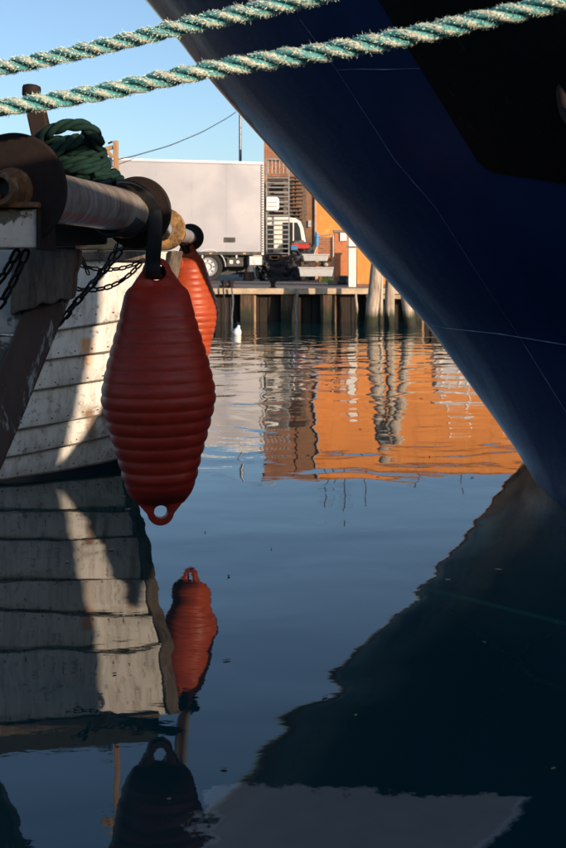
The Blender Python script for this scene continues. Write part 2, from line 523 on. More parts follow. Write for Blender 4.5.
def water_mat():
    m, t, p = nodes('harbour_water')
    p.inputs['Base Color'].default_value = (.003, .030, .034, 1)
    p.inputs['Roughness'].default_value = .015
    p.inputs['IOR'].default_value = 1.333
    p.inputs['Specular IOR Level'].default_value = .85
    geo = t.nodes.new('ShaderNodeNewGeometry').outputs['Position']
    sep = t.nodes.new('ShaderNodeSeparateXYZ'); t.links.new(geo, sep.inputs[0])
    a = noise_n(t, coords(t, (.55, 1.1, 1), True), .9, 2, .5, .3)       # long lazy swell
    b = noise_n(t, coords(t, (1.0, 1.0, 1), True), 1.5, 1.6, .4, .7)      # ripples
    c = noise_n(t, coords(t, (1.0, 2.0, 1), True), 8.0, 3, .5, .2)      # small ripples
    # ripples grow towards the quay, where the wash comes back off the wall
    far = t.nodes.new('ShaderNodeMapRange'); far.inputs[1].default_value = 7.4; far.inputs[2].default_value = 17
    far.inputs[3].default_value = .13; far.inputs[4].default_value = 1.0
    t.links.new(sep.outputs[1], far.inputs[0])
    patch = ramp(t, noise_n(t, coords(t, (.12, .3, 1), True), 1.0, 3, .5), [(.35, g(.5)), (.65, g(1.2))])
    amp = math_n(t, 'MULTIPLY', far.outputs[0], patch)
    h = math_n(t, 'ADD', math_n(t, 'MULTIPLY', a, .009),
               math_n(t, 'ADD', math_n(t, 'MULTIPLY', b, math_n(t, 'MULTIPLY', amp, .030)),
                      math_n(t, 'MULTIPLY', c, math_n(t, 'ADD', math_n(t, 'MULTIPLY', amp, .0009), .00006))))
    bumpn(t, p, h, 1.0, 1.0)
    # pale patch in the reflection, painted into the water colour with a paler rim
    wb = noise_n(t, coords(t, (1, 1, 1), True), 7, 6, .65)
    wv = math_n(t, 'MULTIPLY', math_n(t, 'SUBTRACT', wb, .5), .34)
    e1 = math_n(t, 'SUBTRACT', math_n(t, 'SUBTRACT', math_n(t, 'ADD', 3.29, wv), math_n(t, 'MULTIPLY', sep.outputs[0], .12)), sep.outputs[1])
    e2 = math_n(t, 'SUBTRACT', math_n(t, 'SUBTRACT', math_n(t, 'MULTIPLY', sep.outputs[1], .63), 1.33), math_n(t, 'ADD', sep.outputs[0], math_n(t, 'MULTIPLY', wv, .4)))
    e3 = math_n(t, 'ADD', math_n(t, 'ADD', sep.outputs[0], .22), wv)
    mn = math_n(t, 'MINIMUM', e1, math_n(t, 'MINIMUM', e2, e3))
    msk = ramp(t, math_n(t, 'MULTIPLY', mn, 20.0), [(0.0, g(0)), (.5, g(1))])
    pale_reflection = mixc(t, wb, (.16, .145, .128, 1), (.22, .20, .175, 1))
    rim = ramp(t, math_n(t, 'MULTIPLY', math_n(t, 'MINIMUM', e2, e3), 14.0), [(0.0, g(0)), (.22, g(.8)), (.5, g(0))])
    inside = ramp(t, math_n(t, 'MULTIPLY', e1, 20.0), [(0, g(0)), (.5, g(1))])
    pale_reflection = mixc(t, math_n(t, 'MULTIPLY', rim, inside), pale_reflection, (.34, .33, .30, 1))
    t.links.new(mixc(t, msk, (.002, .034, .036, 1), pale_reflection), p.inputs['Base Color'])
    return m


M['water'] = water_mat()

# ================================================================ THE SETTING
def struct(name, mb, m, **k):
    o = mb.build(name, m, **k); o['kind'] = 'structure'; return o

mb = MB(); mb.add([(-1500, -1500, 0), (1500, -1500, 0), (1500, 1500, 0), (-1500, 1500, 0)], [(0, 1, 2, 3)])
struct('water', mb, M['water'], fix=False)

QY = 28.7; QZ = .80
mb = MB(); mb.box((-120, QY + .35, -1.5), (120, 400, QZ))
quay = struct('quay', mb, M['concrete'], bevel=.01)
mb = MB(); mb.box((-60, QY - .12, QZ - .12), (60, QY + .349, QZ + .02))
mb.build('cap_beam', M['quay_cap'], quay, bevel=.01)
mb = MB(); mb.box((-60, QY + .26, -1.2), (60, QY + .345, QZ - .125))
mb.build('backing_wall', M['dark_under'], quay)
# upright posts along the front
post_me = None
for i, px in enumerate([-20, 28, 72, 160, 200, 247, 287, 327, 372, 415, 455, 500, 545, 590]):
    X = (px - HX) / (F / QY)
    mb = MB(); wd = random.uniform(.15, .19)
    mb.box((X - wd, QY - .02, -1.2), (X + wd, QY + .18, QZ - .123))
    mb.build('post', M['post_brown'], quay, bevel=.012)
    mb = MB(); mb.box((X + wd + .003, QY + .02, -1.2), (X + wd + .05, QY + .16, QZ - .14))  # bright strip standing in for the sunlit right side of each post
    mb.build('lit_side_strip', M['wood_lit'], quay, bevel=.005)
# sheeting boards between the posts
x = -13.0
while x < 13.0:
    wd = random.uniform(.20, .30); dy = random.uniform(.18, .24)
    mb = MB(); mb.box((x, QY + dy, -1.2), (x + wd - .018, QY + .257, QZ - .13 - random.uniform(0, .10)))
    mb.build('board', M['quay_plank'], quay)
    x += wd

# ---------------------------------------------------------------- buildings
def window(parent, x0, x1, z0, z1, y, depth=.12):
    mb = MB(); fw = .07
    mb.box((x0, y - .03, z0), (x0 + fw, y + depth, z1)); mb.box((x1 - fw, y - .03, z0), (x1, y + depth, z1))
    mb.box((x0 + fw, y - .03, z0), (x1 - fw, y + depth, z0 + fw)); mb.box((x0 + fw, y - .03, z1 - fw), (x1 - fw, y + depth, z1))
    f = mb.build('window', M['white_paint'], parent)
    mb = MB(); mb.box((x0 + fw, y + .02, z0 + fw), (x1 - fw, y + .05, z1 - fw)); mb.build('pane', M['glass_dark'], f)
    return f

# orange building, its lit front to the water
s27 = F / 47.5
ob = empty('orange_building', (6.0, 47.5, QZ), 0, label='tall orange plastered building behind the dark ship bow', cat='building')
mb = MB(); mb.box((-4.70, 0, 0), (4.2, 9, 6.1)); mb.build('wall', M['orange_wall'], ob)
mb = MB(); mb.box((-4.85, -.2, 6.103), (4.35, 9.2, 6.27)); mb.build('cornice', M['ochre_trim'], ob)
mb = MB(); mb.prism([(-4.85, -.2, 6.273), (4.35, -.2, 6.273), (4.35, 4.5, 6.7), (-4.85, 4.5, 6.7)], (0, 0, .06))
mb.build('roof', M['roof_tile'], ob)
for (x0, z0) in ((.6, 2.9), (2.9, 2.9)): window(ob, x0, x0 + .9, z0, z0 + 1.3, 0)
for i, (px, zt) in enumerate(((326, 8.6), (334, 8.2), (345, 8.8), (366, 8.5), (420, 8.1), (466, 8.2))):
    X = (px - HX) / s27 ; mb = MB()
    mb.tube([(X - 6, .8, 6.2), (X - 6, .8, zt - QZ)], .022, 6)
    if i % 2 == 0:
        mb.tube([(X - 6.35, .8, zt - QZ - .25), (X - 5.65, .8, zt - QZ - .25)], .012, 5)
        mb.tube([(X - 6.25, .8, zt - QZ - .5), (X - 5.75, .8, zt - QZ - .5)], .012, 5)
    mb.build('roof_mast', M['cable'], ob)

# brick and plaster building at the truck's tail
bb = empty('brick_building', (0.0, 45.2, QZ), 0, label='tall brown brick building behind the stacked pallets', cat='building')
xl = (264 - HX) / 26.06; xm = (296 - HX) / 26.06; xr = (316.5 - HX) / 26.06
mb = MB(); mb.box((xl, 0, 0), (xm, 6, 5.9)); mb.build('brick_wall', M['brick'], bb)
mb = MB(); mb.box((xm + .003, -.06, 0), (xr - .12, 2.2, 5.9)); mb.build('plaster_wall', M['brown_plaster'], bb)
mb = MB(); mb.box((xl - .12, -.15, 5.903), (xr - .05, 2.25, 6.05)); mb.build('coping', M['roof_tile'], bb)
mb = MB(); mb.tube([(xr - .06, -.12, 0), (xr - .06, -.12, 5.8)], .045, 10); mb.build('drainpipe', M['galv'], bb)
mb = MB(); mb.box((xr - .33, -.20, 2.0), (xr - .22, -.063, 2.25)); mb.build('meter_box', M['steel_pale'], bb)

# low walls
lw = empty('low_brick_wall', (0, 39.5, QZ), 0, label='low brick wall beside the blue pump, in front of the orange building', cat='wall')
sB = F / 39.5
mb = MB(); mb.box(((318.5 - HX) / sB, 0, 0), ((332 - HX) / sB, .3, 1.49)); mb.build('brickwork', M['brick'], lw)
mb = MB(); mb.prism([((318 - HX) / sB, -.04, 1.493), ((333 - HX) / sB, -.04, 1.58), ((333 - HX) / sB, -.04, 1.62), ((318 - HX) / sB, -.04, 1.533)], (0, .4, 0)); mb.build('coping', M['concrete'], lw)
mb = MB(); mb.tube([((333.2 - HX) / sB, -.05, 0), ((333.2 - HX) / sB, -.05, 1.53)], .035, 8); mb.build('drainpipe', M['galv'], lw)
op = empty('brick_pillar', (0, 34.5, QZ), 0, label='orange red brick pillar carrying a small white notice', cat='pillar')
sB = F / 34.5
M['brick_orange'] = surf('brick_orange', (.40, .14, .06), (.52, .20, .085), 6, .9, 0, .7, .008, c3=(.22, .09, .05), s3=5, t3=(.55, .7))
mb = MB(); mb.box(((334.5 - HX) / sB, 0, 0), ((348 - HX) / sB, .45, 1.52)); mb.build('shaft', M['brick_orange'], op)
mb = MB(); mb.box(((333.5 - HX) / sB, -.06, 1.523), ((349 - HX) / sB, .5, 1.60)); mb.build('cap', M['concrete'], op)
mb = MB(); mb.box(((340 - HX) / sB, -.04, 1.28), ((346.5 - HX) / sB, -.003, 1.515)); mb.build('notice', M['sign_white'], op)
wp = empty('white_gate_post', (0, 31.0, QZ), 0, label='white painted gate post between brick pillar and orange wall', cat='post')
sB = F / 31.0
mb = MB(); mb.box(((348.5 - HX) / sB, 0, 0), ((356 - HX) / sB, .22, 1.55)); mb.build('shaft', M['white_paint'], wp, bevel=.01)
mb = MB(); mb.box(((346 - HX) / sB, -.04, 1.04), ((358 - HX) / sB, -.003, 1.075)); mb.build('strap', M['steel_blue'], wp)
mb = MB(); mb.prism([((348 - HX) / sB, -.02, 1.553), ((356.5 - HX) / sB, -.02, 1.553), ((354 - HX) / sB, -.02, 1.64), ((350.5 - HX) / sB, -.02, 1.64)], (0, .26, 0)); mb.build('cap', M['white_paint'], wp)
ow = empty('low_orange_wall', (0, 31.8, QZ), 0, label='low orange rendered wall right of the white gate post', cat='wall')
sB = F / 31.8
mb = MB(); mb.box(((357 - HX) / sB, 0, 0), ((432 - HX) / sB, .28, 1.5)); mb.build('render', M['orange_wall'], ow)
mb = MB(); mb.box(((356.5 - HX) / sB, -.04, 1.503), ((432 - HX) / sB, .32, 1.57)); mb.build('coping', M['ochre_trim'], ow)
mb = MB(); mb.box(((357 - HX) / sB, -.03, 0), ((432 - HX) / sB, -.003, .07)); mb.build('skirting', M['brown_plaster'], ow)
# grey shed to the right (its mirror image shows)
gs = empty('grey_shed', (0, 36.0, QZ), 0, label='low grey shed with white framed windows behind the ship bow', cat='shed')
sB = F / 36.0
gx0 = (436 - HX) / sB; gx1 = (520 - HX) / sB
mb = MB(); mb.box((gx0, 0, 0), (gx1, 2.6, 1.55)); mb.build('wall', M['grey_wall'], gs)
mb = MB(); mb.box((gx0 - .1, -.15, 1.553), (gx1 + .1, 2.8, 1.64)); mb.build('roof', M['steel_blue'], gs)
for k in range(3): window(gs, gx0 + .15 + k * .8, gx0 + .75 + k * .8, .45, 1.25, 0)

# lamp pole and wire
lp = empty('lamp_pole', ((240.3 - HX) / (F / 52), 52, QZ), 0, label='tall thin grey pole rising behind the white trailer', cat='pole')
mb = MB(); mb.lathe((0, 0, 0), (0, 0, 1), [(0, .11), (.8, .11), (.82, .075), (7.4, .06)], 14); mb.build('shaft', M['steel_blue'], lp, smooth=True)
mb = MB(); mb.tube([(0, 0, 7.3), (.5, -.2, 7.6), (1.1, -.4, 7.65)], .03, 8); mb.build('lamp_arm', M['galv'], lp, smooth=True)
mb = MB(); mb.box((1.0, -.5, 7.57), (1.6, -.3, 7.7)); mb.build('lamp_head', M['grey_tub'], lp, bevel=.02)
mb = MB(); a = P(60, 168, 30); b = P(236, 112, 51.9)
pts = []
for i in range(33):
    u = i / 32; p = a.lerp(b, u); p.z -= 4 * u * (1 - u) * .42 + .006 * sin(i * .9); pts.append(p)
mb.tube(pts, .018, 5); tag(mb.build('overhead_wire', M['cable'], smooth=True), 'thin dark overhead wire sagging in front of the sky', 'wire')

# ---------------------------------------------------------------- trailer
TR = atan2(1.6, 5.0)
tr = empty('box_trailer', tuple(P(264, 262, 40.6).xy) + (QZ,), TR, label='long white box trailer of a lorry parked on the quay', cat='trailer')
BL = 8.6; z0, z1 = .95, 4.10
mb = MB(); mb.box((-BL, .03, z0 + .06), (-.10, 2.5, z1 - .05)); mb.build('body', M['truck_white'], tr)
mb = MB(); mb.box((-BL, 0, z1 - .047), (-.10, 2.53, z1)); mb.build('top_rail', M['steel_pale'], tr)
mb = MB(); mb.box((-BL, 0, z0 - .05), (-.10, 2.53, z0 + .057)); mb.build('bottom_rail', M['chassis'], tr)
mb = MB(); mb.box((-.097, -.01, z0 - .05), (0, 2.54, z1 + .01)); mb.build('rear_frame', M['grey_tub'], tr, bevel=.01)
for k in range(34):
    mb = MB(); mb.box((-.08, -.025, z0 + .05 + k * .09), (-.03, -.013, z0 + .09 + k * .09)); mb.build('rivet_plate', M['chassis'], tr)
for k in range(1, 7):       # panel joints
    mb = MB(); xx = -.10 - k * 1.22; mb.box((xx - .006, .026, z0 + .06), (xx + .006, .0285, z1 - .05)); mb.build('panel_joint', M['truck_white'], tr)
mb = MB(); mb.box((-1.42, .005, 1.33), (-1.02, .027, 1.50)); mb.build('vent_plate', M['chassis'], tr, bevel=.005)
mb = MB(); mb.box((-BL, .35, .55), (-.3, .5, z0 - .053)); mb.box((-BL, 2.0, .55), (-.3, 2.15, z0 - .053)); mb.box((-3.6, .3, .5), (-1.2, 2.2, .56)); mb.build('chassis', M['chassis'], tr)
for ax_ in (-1.95, -3.25):
    for yy in (.06, 2.1):
        wh = MB()
        prof = [(.15, .30), (.02, .315), (0, .34), (0, .47), (.03, .50), (.27, .50), (.30, .47), (.30, .32)]
        wh.lathe((ax_, yy, .50), (0, 1, 0), prof, 32)
        wo = wh.build('wheel', M['tyre'], tr, smooth=True)
        r_ = MB(); r_.lathe((ax_, yy - .01, .50), (0, 1, 0), [(.09, .10), (.02, .13), (.02, .15), (.12, .17), (.12, .24), (.03, .30), (0, .318), (.03, .319), (.2, .319)], 28)
        ro = r_.build('rim', M['grey_tub'], wo, smooth=True)
        for k in range(8):
            h = MB(); an = k * pi / 4; cx = ax_ + cos(an) * .205; cz = .5 + sin(an) * .205
            h.lathe((cx, yy + .095, cz), (0, 1, 0), [(0, .03), (.012, .03)], 8); h.build('hand_hole', M['chassis'], wo)
    mg = MB(); n = 18; ring0 = []
    out = [(cos(pi * k / n) * .60, sin(pi * k / n) * .60) for k in range(n + 1)]
    inn = [(cos(pi * k / n) * .575, sin(pi * k / n) * .575) for k in range(n + 1)]
    for k in range(n):
        (xa, za), (xb, zb), (xc, zc), (xd, zd) = out[k], out[k+1], inn[k+1], inn[k]
        mg.hexa([(ax_+xa, .0, .5+za), (ax_+xb, .0, .5+zb), (ax_+xc, .0, .5+zc), (ax_+xd, .0, .5+zd)],
                [(ax_+xa, .42, .5+za), (ax_+xb, .42, .5+zb), (ax_+xc, .42, .5+zc), (ax_+xd, .42, .5+zd)])
    mg.build('mudguard', M['grey_tub'], tr)
mb = MB(); mb.box((-BL, 1.0, .22), (-.25, 1.15, z0 - .06)); mb.build('under_shade_box', M['chassis'], tr)  # dark box added in place of the shade under the trailer
mb = MB(); mb.box((-1.30, .06, .50), (-.72, .40, .80)); eb = mb.build('equipment_box', M['chassis'], tr, bevel=.01)
mb = MB(); mb.box((-1.22, .035, .60), (-1.10, .057, .72)); mb.build('label_plate', M['lamp_white'], eb)
mb = MB(); mb.lathe((-.92, .055, .66), (0, -1, 0), [(0, .05), (.02, .05)], 14); mb.build('gauge', M['steel_pale'], eb)
mb = MB(); mb.box((-.52, .02, .55), (-.06, .42, .86)); tl = mb.build('tail_lamp_box', M['grey_tub'], tr, bevel=.015)
mb = MB(); mb.lathe((-.28, .018, .69), (0, -1, 0), [(0, .09), (.02, .09)], 16); mb.build('lamp_lens', M['lamp_white'], tl)
mb = MB(); mb.box((-.36, .0, .865), (-.10, .018, .895)); mb.build('amber_lamp', M['lamp_amber'], tl)
mb = MB(); mb.tube([(-.30, .2, .55), (-.27, .2, .2), (-.22, .22, .06)], .035, 8); mb.box((-.34, .1, 0), (-.12, .34, .05)); mb.build('prop_leg', M['galv'], tr)
mb = MB(); mb.box((-.60, .3, .02), (-.1, .5, .32)); mb.build('wheel_chock', M['post_brown'], tr)
mb = MB(); mb.box((-BL + .6, .3, .0), (-BL + .8, .5, .6)); mb.build('landing_leg', M['galv'], tr)
mb = MB(); mb.box((-BL + .6, 2.0, .0), (-BL + .8, 2.2, .6)); mb.build('landing_leg', M['galv'], tr)

for k in range(7):
    mb = MB(); xx = -.7 - k * 1.2; mb.box((xx - .05, -.012, z0 - .02), (xx + .05, -.002, z0 + .02)); mb.build('side_lamp', M['lamp_amber'], tr)
for xx in (-1.0, -2.2, -3.4, -4.6, -5.8):
    mb = MB(); mb.box((xx, .01, z0 - .16), (xx + .05, .06, z0 - .055)); mb.build('lashing_ring', M['galv'], tr)
mb = MB(); mb.box((-BL, .005, z1 - .10), (-.10, .027, z1 - .05)); mb.build('edge_trim', M['truck_white'], tr)

# kerb timber lying at the quay edge
for i, (px0, px1, lab) in enumerate(((219, 230, 'short pale timber block on the quay edge under the trailer wheel'),)):
    sB = F / 29.3; mb = MB(); mb.box(((px0 - HX) / sB, 29.2, QZ + .003), ((px1 - HX) / sB, 29.4, QZ + .09))
    tag(mb.build('timber_block', M['pallet_wood'], bevel=.01), lab, 'timber')

# ---------------------------------------------------------------- pallets
def make_pallet(mat, L=1.2, W=.8, label=None, group=None):
    r = empty('pallet', cat='pallet', label=label, group=group)
    for k in range(5):
        y = k * (W - .1) / 4; mb = MB(); mb.box((0, y, .118), (L, y + .1, .14)); mb.build('deck_board', mat, r)
    for k in range(3):
        for j in range(3):
            x = k * (L - .14) / 2; y = j * (W - .1) / 2
            mb = MB(); mb.box((x, y, .024), (x + .14, y + .1, .115)); mb.build('block', mat, r)
    for k in range(3):
        y = k * (W - .1) / 2; mb = MB(); mb.box((0, y, 0), (L, y + .1, .021)); mb.build('bottom_board', mat, r)
    return r

p1 = make_pallet(M['pallet_wood_grey'], 1.5, label='weathered pallet in the tall stack behind the metal rack', group='pallets stacked behind the metal rack')
p2 = None
sP = F / 43.9
x0 = (266 - HX) / sP
first = True
for k in range(27):
    o = p1 if k == 0 else copy_tree(p1)
    z = QZ + k * .1425
    o.location = (x0 + random.uniform(-.04, .04), 43.9 + random.uniform(-.03, .03), z)
    o.rotation_euler.z = random.uniform(-.012, .012)
p3 = make_pallet(M['pallet_wood_grey'], .68, label='weathered pallet in the lower stack against the brown plaster wall', group='pallets stacked against the plaster wall')
for k in range(19):
    o = p3 if k == 0 else copy_tree(p3)
    o.location = ((287 - HX) / sP + .03 + random.uniform(-.04, .04), 44.1 + random.uniform(-.03, .03), QZ + k * .1425)

# black tarpaulin heap
def tarp_heap(x0, x1, y0, y1, zt, name, label, seed):
    nx, nz = 70, 34
    mb = MB(); rings = []
    c = V(((x0 + x1) / 2, (y0 + y1) / 2, 0))
    na = 96
    for i in range(nz + 1):
        u = i / nz
        r = (1 - max(0, u - .55) / .45 * .0) if u < .6 else cos((u - .6) / .4 * pi / 2) ** .6
        z = QZ + .003 + (zt - QZ) * (min(1, u / .6) * .86 if u < .6 else .86 + .14 * sin((u - .6) / .4 * pi / 2))
        ring = []
        for j in range(na):
            a = 2 * pi * j / na
            ex = abs(cos(a)) ** .4 * (1 if cos(a) > 0 else -1); ey = abs(sin(a)) ** .4 * (1 if sin(a) > 0 else -1)
            q = V((ex * 2.2, ey * 2.2, z * 3.0 + seed))
            d = noise.fractal(q, .9, 2.1, 4) * .5 + abs(noise.noise(V((ex * 5, z * 5 + ey * 3 + ex * 5, seed)))) * 1.3
            rr = max(.0, r) * (1 - .05 + d * .35)
            ring.append((c.x + ex * (x1 - x0) / 2 * rr, c.y + ey * (y1 - y0) / 2 * rr, z + d * .25 * min(1, u * 3)))
        rings.append(ring)
    mb.rings(rings)
    return tag(mb.build(name, M['tarp'], smooth=80), label, 'tarpaulin')

sT = F / 41.6
tarp_heap((257 - HX) / sT, (296.5 - HX) / sT, 41.3, 42.5, P(0, 260.5, 41.6).z, 'tarpaulin_heap', 'crumpled black tarpaulin heap under the metal rack', 3.0)
tarp_heap((294 - HX) / sT, (315 - HX) / sT, 42.2, 42.7, P(0, 246, 42.3).z, 'tarpaulin_heap', 'dark tarpaulin bundle below the red crate beside the van', 9.0)

# rack on its pallet
sR = F / 41.6
pz = P(0, 259.5, 41.6).z
pp = make_pallet(M['pallet_orange'], 25.5 / sR, .8, label='bright orange wooden pallet on the black tarpaulin heap')
pp.location = ((267 - HX) / sR, 41.6, pz)
for ch in pp.children: pass
rk = empty('wire_rack', ((266.5 - HX) / sR, 41.65, pz + .143), 0, label='tall galvanized rack trolley with many rungs on the orange pallet', cat='rack')
RW = 22.5 / sR; RH = P(0, 160, 41.6).z - pz - .143; RD = .6
for xx in (0, RW):
    for yy in (0, RD):
        mb = MB(); mb.box((xx - .022, yy - .022, 0), (xx + .022, yy + .022, RH)); mb.build('post', M['galv'], rk)
mb = MB(); mb.box((-.02, -.025, RH + .003), (RW + .02, RD + .02, RH + .06)); mb.build('top_frame', M['galv'], rk)
nr = 17
for k in range(nr):
    z = .06 + k * (RH * .84) / nr
    for yy in (-.005, RD):
        mb = MB(); mb.box((.025, yy - .012, z), (RW - .025, yy + .012, z + .035)); mb.build('rung', M['galv'], rk)
    if k % 2 == 0:
        mb = MB(); mb.box((.03, .02, z + .005), (RW - .03, RD - .02, z + .014)); mb.build('shelf', M['galv'], rk)
for k in range(6):
    xx = .06 + k * (RW - .12) / 5
    mb = MB(); mb.tube([(xx, 0, RH * .86), (xx, 0, RH)], .008, 5); mb.build('mesh_wire', M['galv'], rk)
for k in range(4):
    mb = MB(); z = RH * .87 + k * .12; mb.tube([(.02, 0, z), (RW - .02, 0, z)], .008, 5); mb.build('mesh_wire', M['galv'], rk)

# white perforated tray clipped to the rack front
tx = empty('plastic_tray', ((266.5 - HX) / sR, 41.45, 0), 0, label='white rounded plastic tray with holes hooked on the rack', cat='tray')
ztop = P(0, 197, 41.45).z; zbot = P(0, 210.5, 41.45).z; wx = 12.5 / sR
pts = []
for (cx, cz, a0) in ((wx - .1, ztop - .1, 0), (.04, ztop - .04, 90), (.04, zbot + .04, 180), (wx - .1, zbot + .1, 270)):
    rr = .1 if cx > .1 else .04
    for k in range(6):
        an = radians(a0 + k * 18); pts.append((cx + cos(an) * rr, 0, cz + sin(an) * rr))
mb = MB(); mb.prism(pts, (0, .12, 0)); mb.build('panel', M['white_plastic'], tx, bevel=.01)
for k in range(4):
    for j in range(2):
        mb = MB(); xx = .05 + k * .085; zz = zbot + .13 + j * .14
        mb.box((xx, -.012, zz), (xx + .045, -.002, zz + .03)); mb.build('slot', M['glass_dark'], tx)

# white van behind the rack
sV = F / 42.9
vx0 = (266 - HX) / sV; vx1 = (306.5 - HX) / sV; vw = vx1 - vx0
vn = empty('white_van', (vx0, 42.85, QZ), 0, label='white van partly hidden behind the metal rack', cat='van')
zt = P(0, 217, 42.9).z - QZ; zb = P(0, 246, 42.9).z - QZ
poly = [(0, 0, .35), (vw + .12, 0, .35), (vw + .12, 0, .75), (vw + .05, 0, .95), (vw - .12, 0, zt - .42), (vw - .22, 0, zt - .16), (vw - .42, 0, zt - .04), (vw - .7, 0, zt), (0, 0, zt)]
mb = MB(); mb.prism(poly, (0, .75, 0)); vb = mb.build('body', M['white_paint'], vn, bevel=.03)
mb = MB(); mb.prism([(vw - .86, -.022, .98), (vw - .10, -.022, .98), (vw - .24, -.022, zt - .40), (vw - .34, -.022, zt - .2), (vw - .86, -.022, zt - .2)], (0, .019, 0)); wn = mb.build('window', M['glass_dark'], vn)
mb = MB(); mb.box((vw - .50, -.045, .98), (vw - .46, -.024, zt - .2)); mb.build('divider', M['white_paint'], wn)
mb = MB(); mb.box((.06, -.022, .98), (.26, -.003, zt - .28)); mb.build('window', M['glass_dark'], vn)
mb = MB(); mb.box((0, -.03, zt - .12), (vw - .5, -.003, zt - .09)); mb.build('trim', M['grey_tub'], vn)
mb = MB(); mb.box((vw - .86, -.04, .84), (vw + .02, -.003, .90)); mb.build('side_strip', M['white_plastic'], vn)
for xx in (.4, vw - .35):
    mb = MB(); mb.lathe((xx, -.02, .32), (0, 1, 0), [(0, .2), (0, .30), (.03, .32), (.2, .32)], 24); mb.build('wheel', M['tyre'], vn, smooth=True)

# red crate and blue tub on the dark bundle
def crate(name, x0, x1, y0, y1, z0, z1, mat, label, cat, wall=.03, lid=False):
    r = empty(name, (x0, y0, z0), 0, label=label, cat=cat)
    w_, d_, h_ = x1 - x0, y1 - y0, z1 - z0
    mb = MB(); mb.box((0, 0, 0), (w_, d_, .03)); mb.build('floor', mat, r)
    mb = MB(); mb.box((0, 0, .032), (w_, wall, h_)); mb.box((0, d_ - wall, .032), (w_, d_, h_)); mb.box((0, wall, .032), (wall, d_ - wall, h_)); mb.box((w_ - wall, wall, .032), (w_, d_ - wall, h_)); mb.build('side', mat, r, bevel=.006)
    mb = MB(); e = .02
    mb.box((-e, -e, h_ + .002), (w_ + e, wall, h_ + .035)); mb.box((-e, d_ - wall, h_ + .002), (w_ + e, d_ + e, h_ + .035)); mb.box((-e, wall, h_ + .002), (wall, d_ - wall, h_ + .035)); mb.box((w_ - wall, wall, h_ + .002), (w_ + e, d_ - wall, h_ + .035))
    mb.build('rim', mat, r)
    return r

sK = F / 42.1
zc = P(0, 249, 38.3).z
crate('plastic_crate', (292 - HX) / sK, (309 - HX) / sK, 42.1, 42.5, P(0, 248.5, 42.1).z, P(0, 244.5, 42.1).z, M['red_plastic'], 'small red plastic crate in front of the white van', 'crate')
crate('plastic_crate', (291 - HX) / sK, (297.5 - HX) / sK, 41.9, 42.08, P(0, 250, 42).z, P(0, 246.5, 42).z, M['blue_plastic'], 'small blue plastic box left of the red crate', 'crate')
mb = MB(); mb.lathe(P(316.8, 246, 39.0), (0, 0, 1), [(0, .07), (.28, .08), (.30, .11), (.36, .10), (.38, .06), (.46, .05)], 16)
pu = empty('water_pump', P(316.8, 262, 39), 0, label='light blue pump standing at the low brick wall', cat='pump')
keep(mb.build('tank', M['blue_plastic'], smooth=True), pu)
mb = MB(); mb.tube([P(316.8, 246, 39.0), P(315, 251, 39), P(313.5, 256, 39), P(316.5, 275, 39)], .03, 8); keep(mb.build('pipe', M['galv'], smooth=True), pu)

# grey fish tubs stacked on timber bearers
def tub(px0, px1, py0, py1, Y, depth, label, n=0):
    a = P(px0, py1, Y); b = P(px1, py0, Y)
    r = empty('fish_tub', (a.x, Y, a.z), 0, label=label, cat='tub', group='grey tubs stacked at the quay edge')
    W_ = b.x - a.x; H_ = b.z - a.z
    mb = MB()
    q0 = [(.04, 0.04, 0), (W_ - .04, .04, 0), (W_ - .04, depth - .04, 0), (.04, depth - .04, 0)]
    q1 = [(0, 0, H_ - .05), (W_, 0, H_ - .05), (W_, depth, H_ - .05), (0, depth, H_ - .05)]
    mb.hexa(q0, q1); mb.build('shell', M['grey_tub'], r, bevel=.012)
    mb = MB(); mb.box((-.03, -.03, H_ - .047), (W_ + .03, depth + .03, H_)); mb.build('lid', M['grey_tub'], r, bevel=.01)
    for xx in (.08, W_ - .2):
        mb = MB(); mb.box((xx, -.0, -.1), (xx + .12, depth, -.003)); mb.build('foot', M['chassis'], r)
    return r

tub(303, 328.5, 254, 261, 38.4, .75, 'upper grey fish tub of the two stacked by the brick wall')
tub(299, 333.5, 267, 276.5, 38.2, .95, 'lower longer grey fish tub on the ground by the brick wall')
sQ = F / 38.5
mb = MB(); mb.box(((301 - HX) / sQ, 38.45, P(0, 267, 38.5).z + .02), ((331 - HX) / sQ, 39.1, P(0, 262, 38.5).z))
tag(mb.build('timber_bearer', M['post_brown'], bevel=.01), 'dark timber bearer between the two grey tubs', 'timber')
mb = MB()
a = P(326, 266, 38.25)
mb.lathe((a.x, 38.35, a.z - .02), (0, 0, 1), [(0, .03), (.03, .075), (.09, .08), (.13, .03)], 12)
tag(mb.build('float_ball', M['pallet_wood'], smooth=True), 'small pale float ball lying on the lower grey tub', 'float')
# weeds and block at the wall foot
mb = MB()
for i in range(260):
    x = random.uniform((321 - HX) / 31, (333 - HX) / 31); y = random.uniform(37.6, 38.1); h = random.uniform(.05, .2)
    dx, dy = random.uniform(-.05, .05), random.uniform(-.05, .05)
    mb.add([(x - .008, y, QZ + .004), (x + .008, y, QZ + .004), (x + dx, y + dy, QZ + h)], [(0, 1, 2)])
tag(mb.build('weeds', M['weed'], fix=False), 'short green weeds at the foot of the wall', 'weeds', kind='stuff')
a = P(328, 278, 34.3)
mb = MB(); mb.box((a.x, 34.3, QZ + .003), (a.x + .34, 34.6, QZ + .12)); tag(mb.build('kerb_stone', M['concrete'], bevel=.02), 'pale kerb stone on the quay right of the tubs', 'stone')
a = P(339, 278, 34.3)
mb = MB(); mb.lathe((a.x + .15, 34.4, QZ + .003), (0, 0, 1), [(0, .2), (.08, .22), (.2, .18), (.26, .1)], 14)
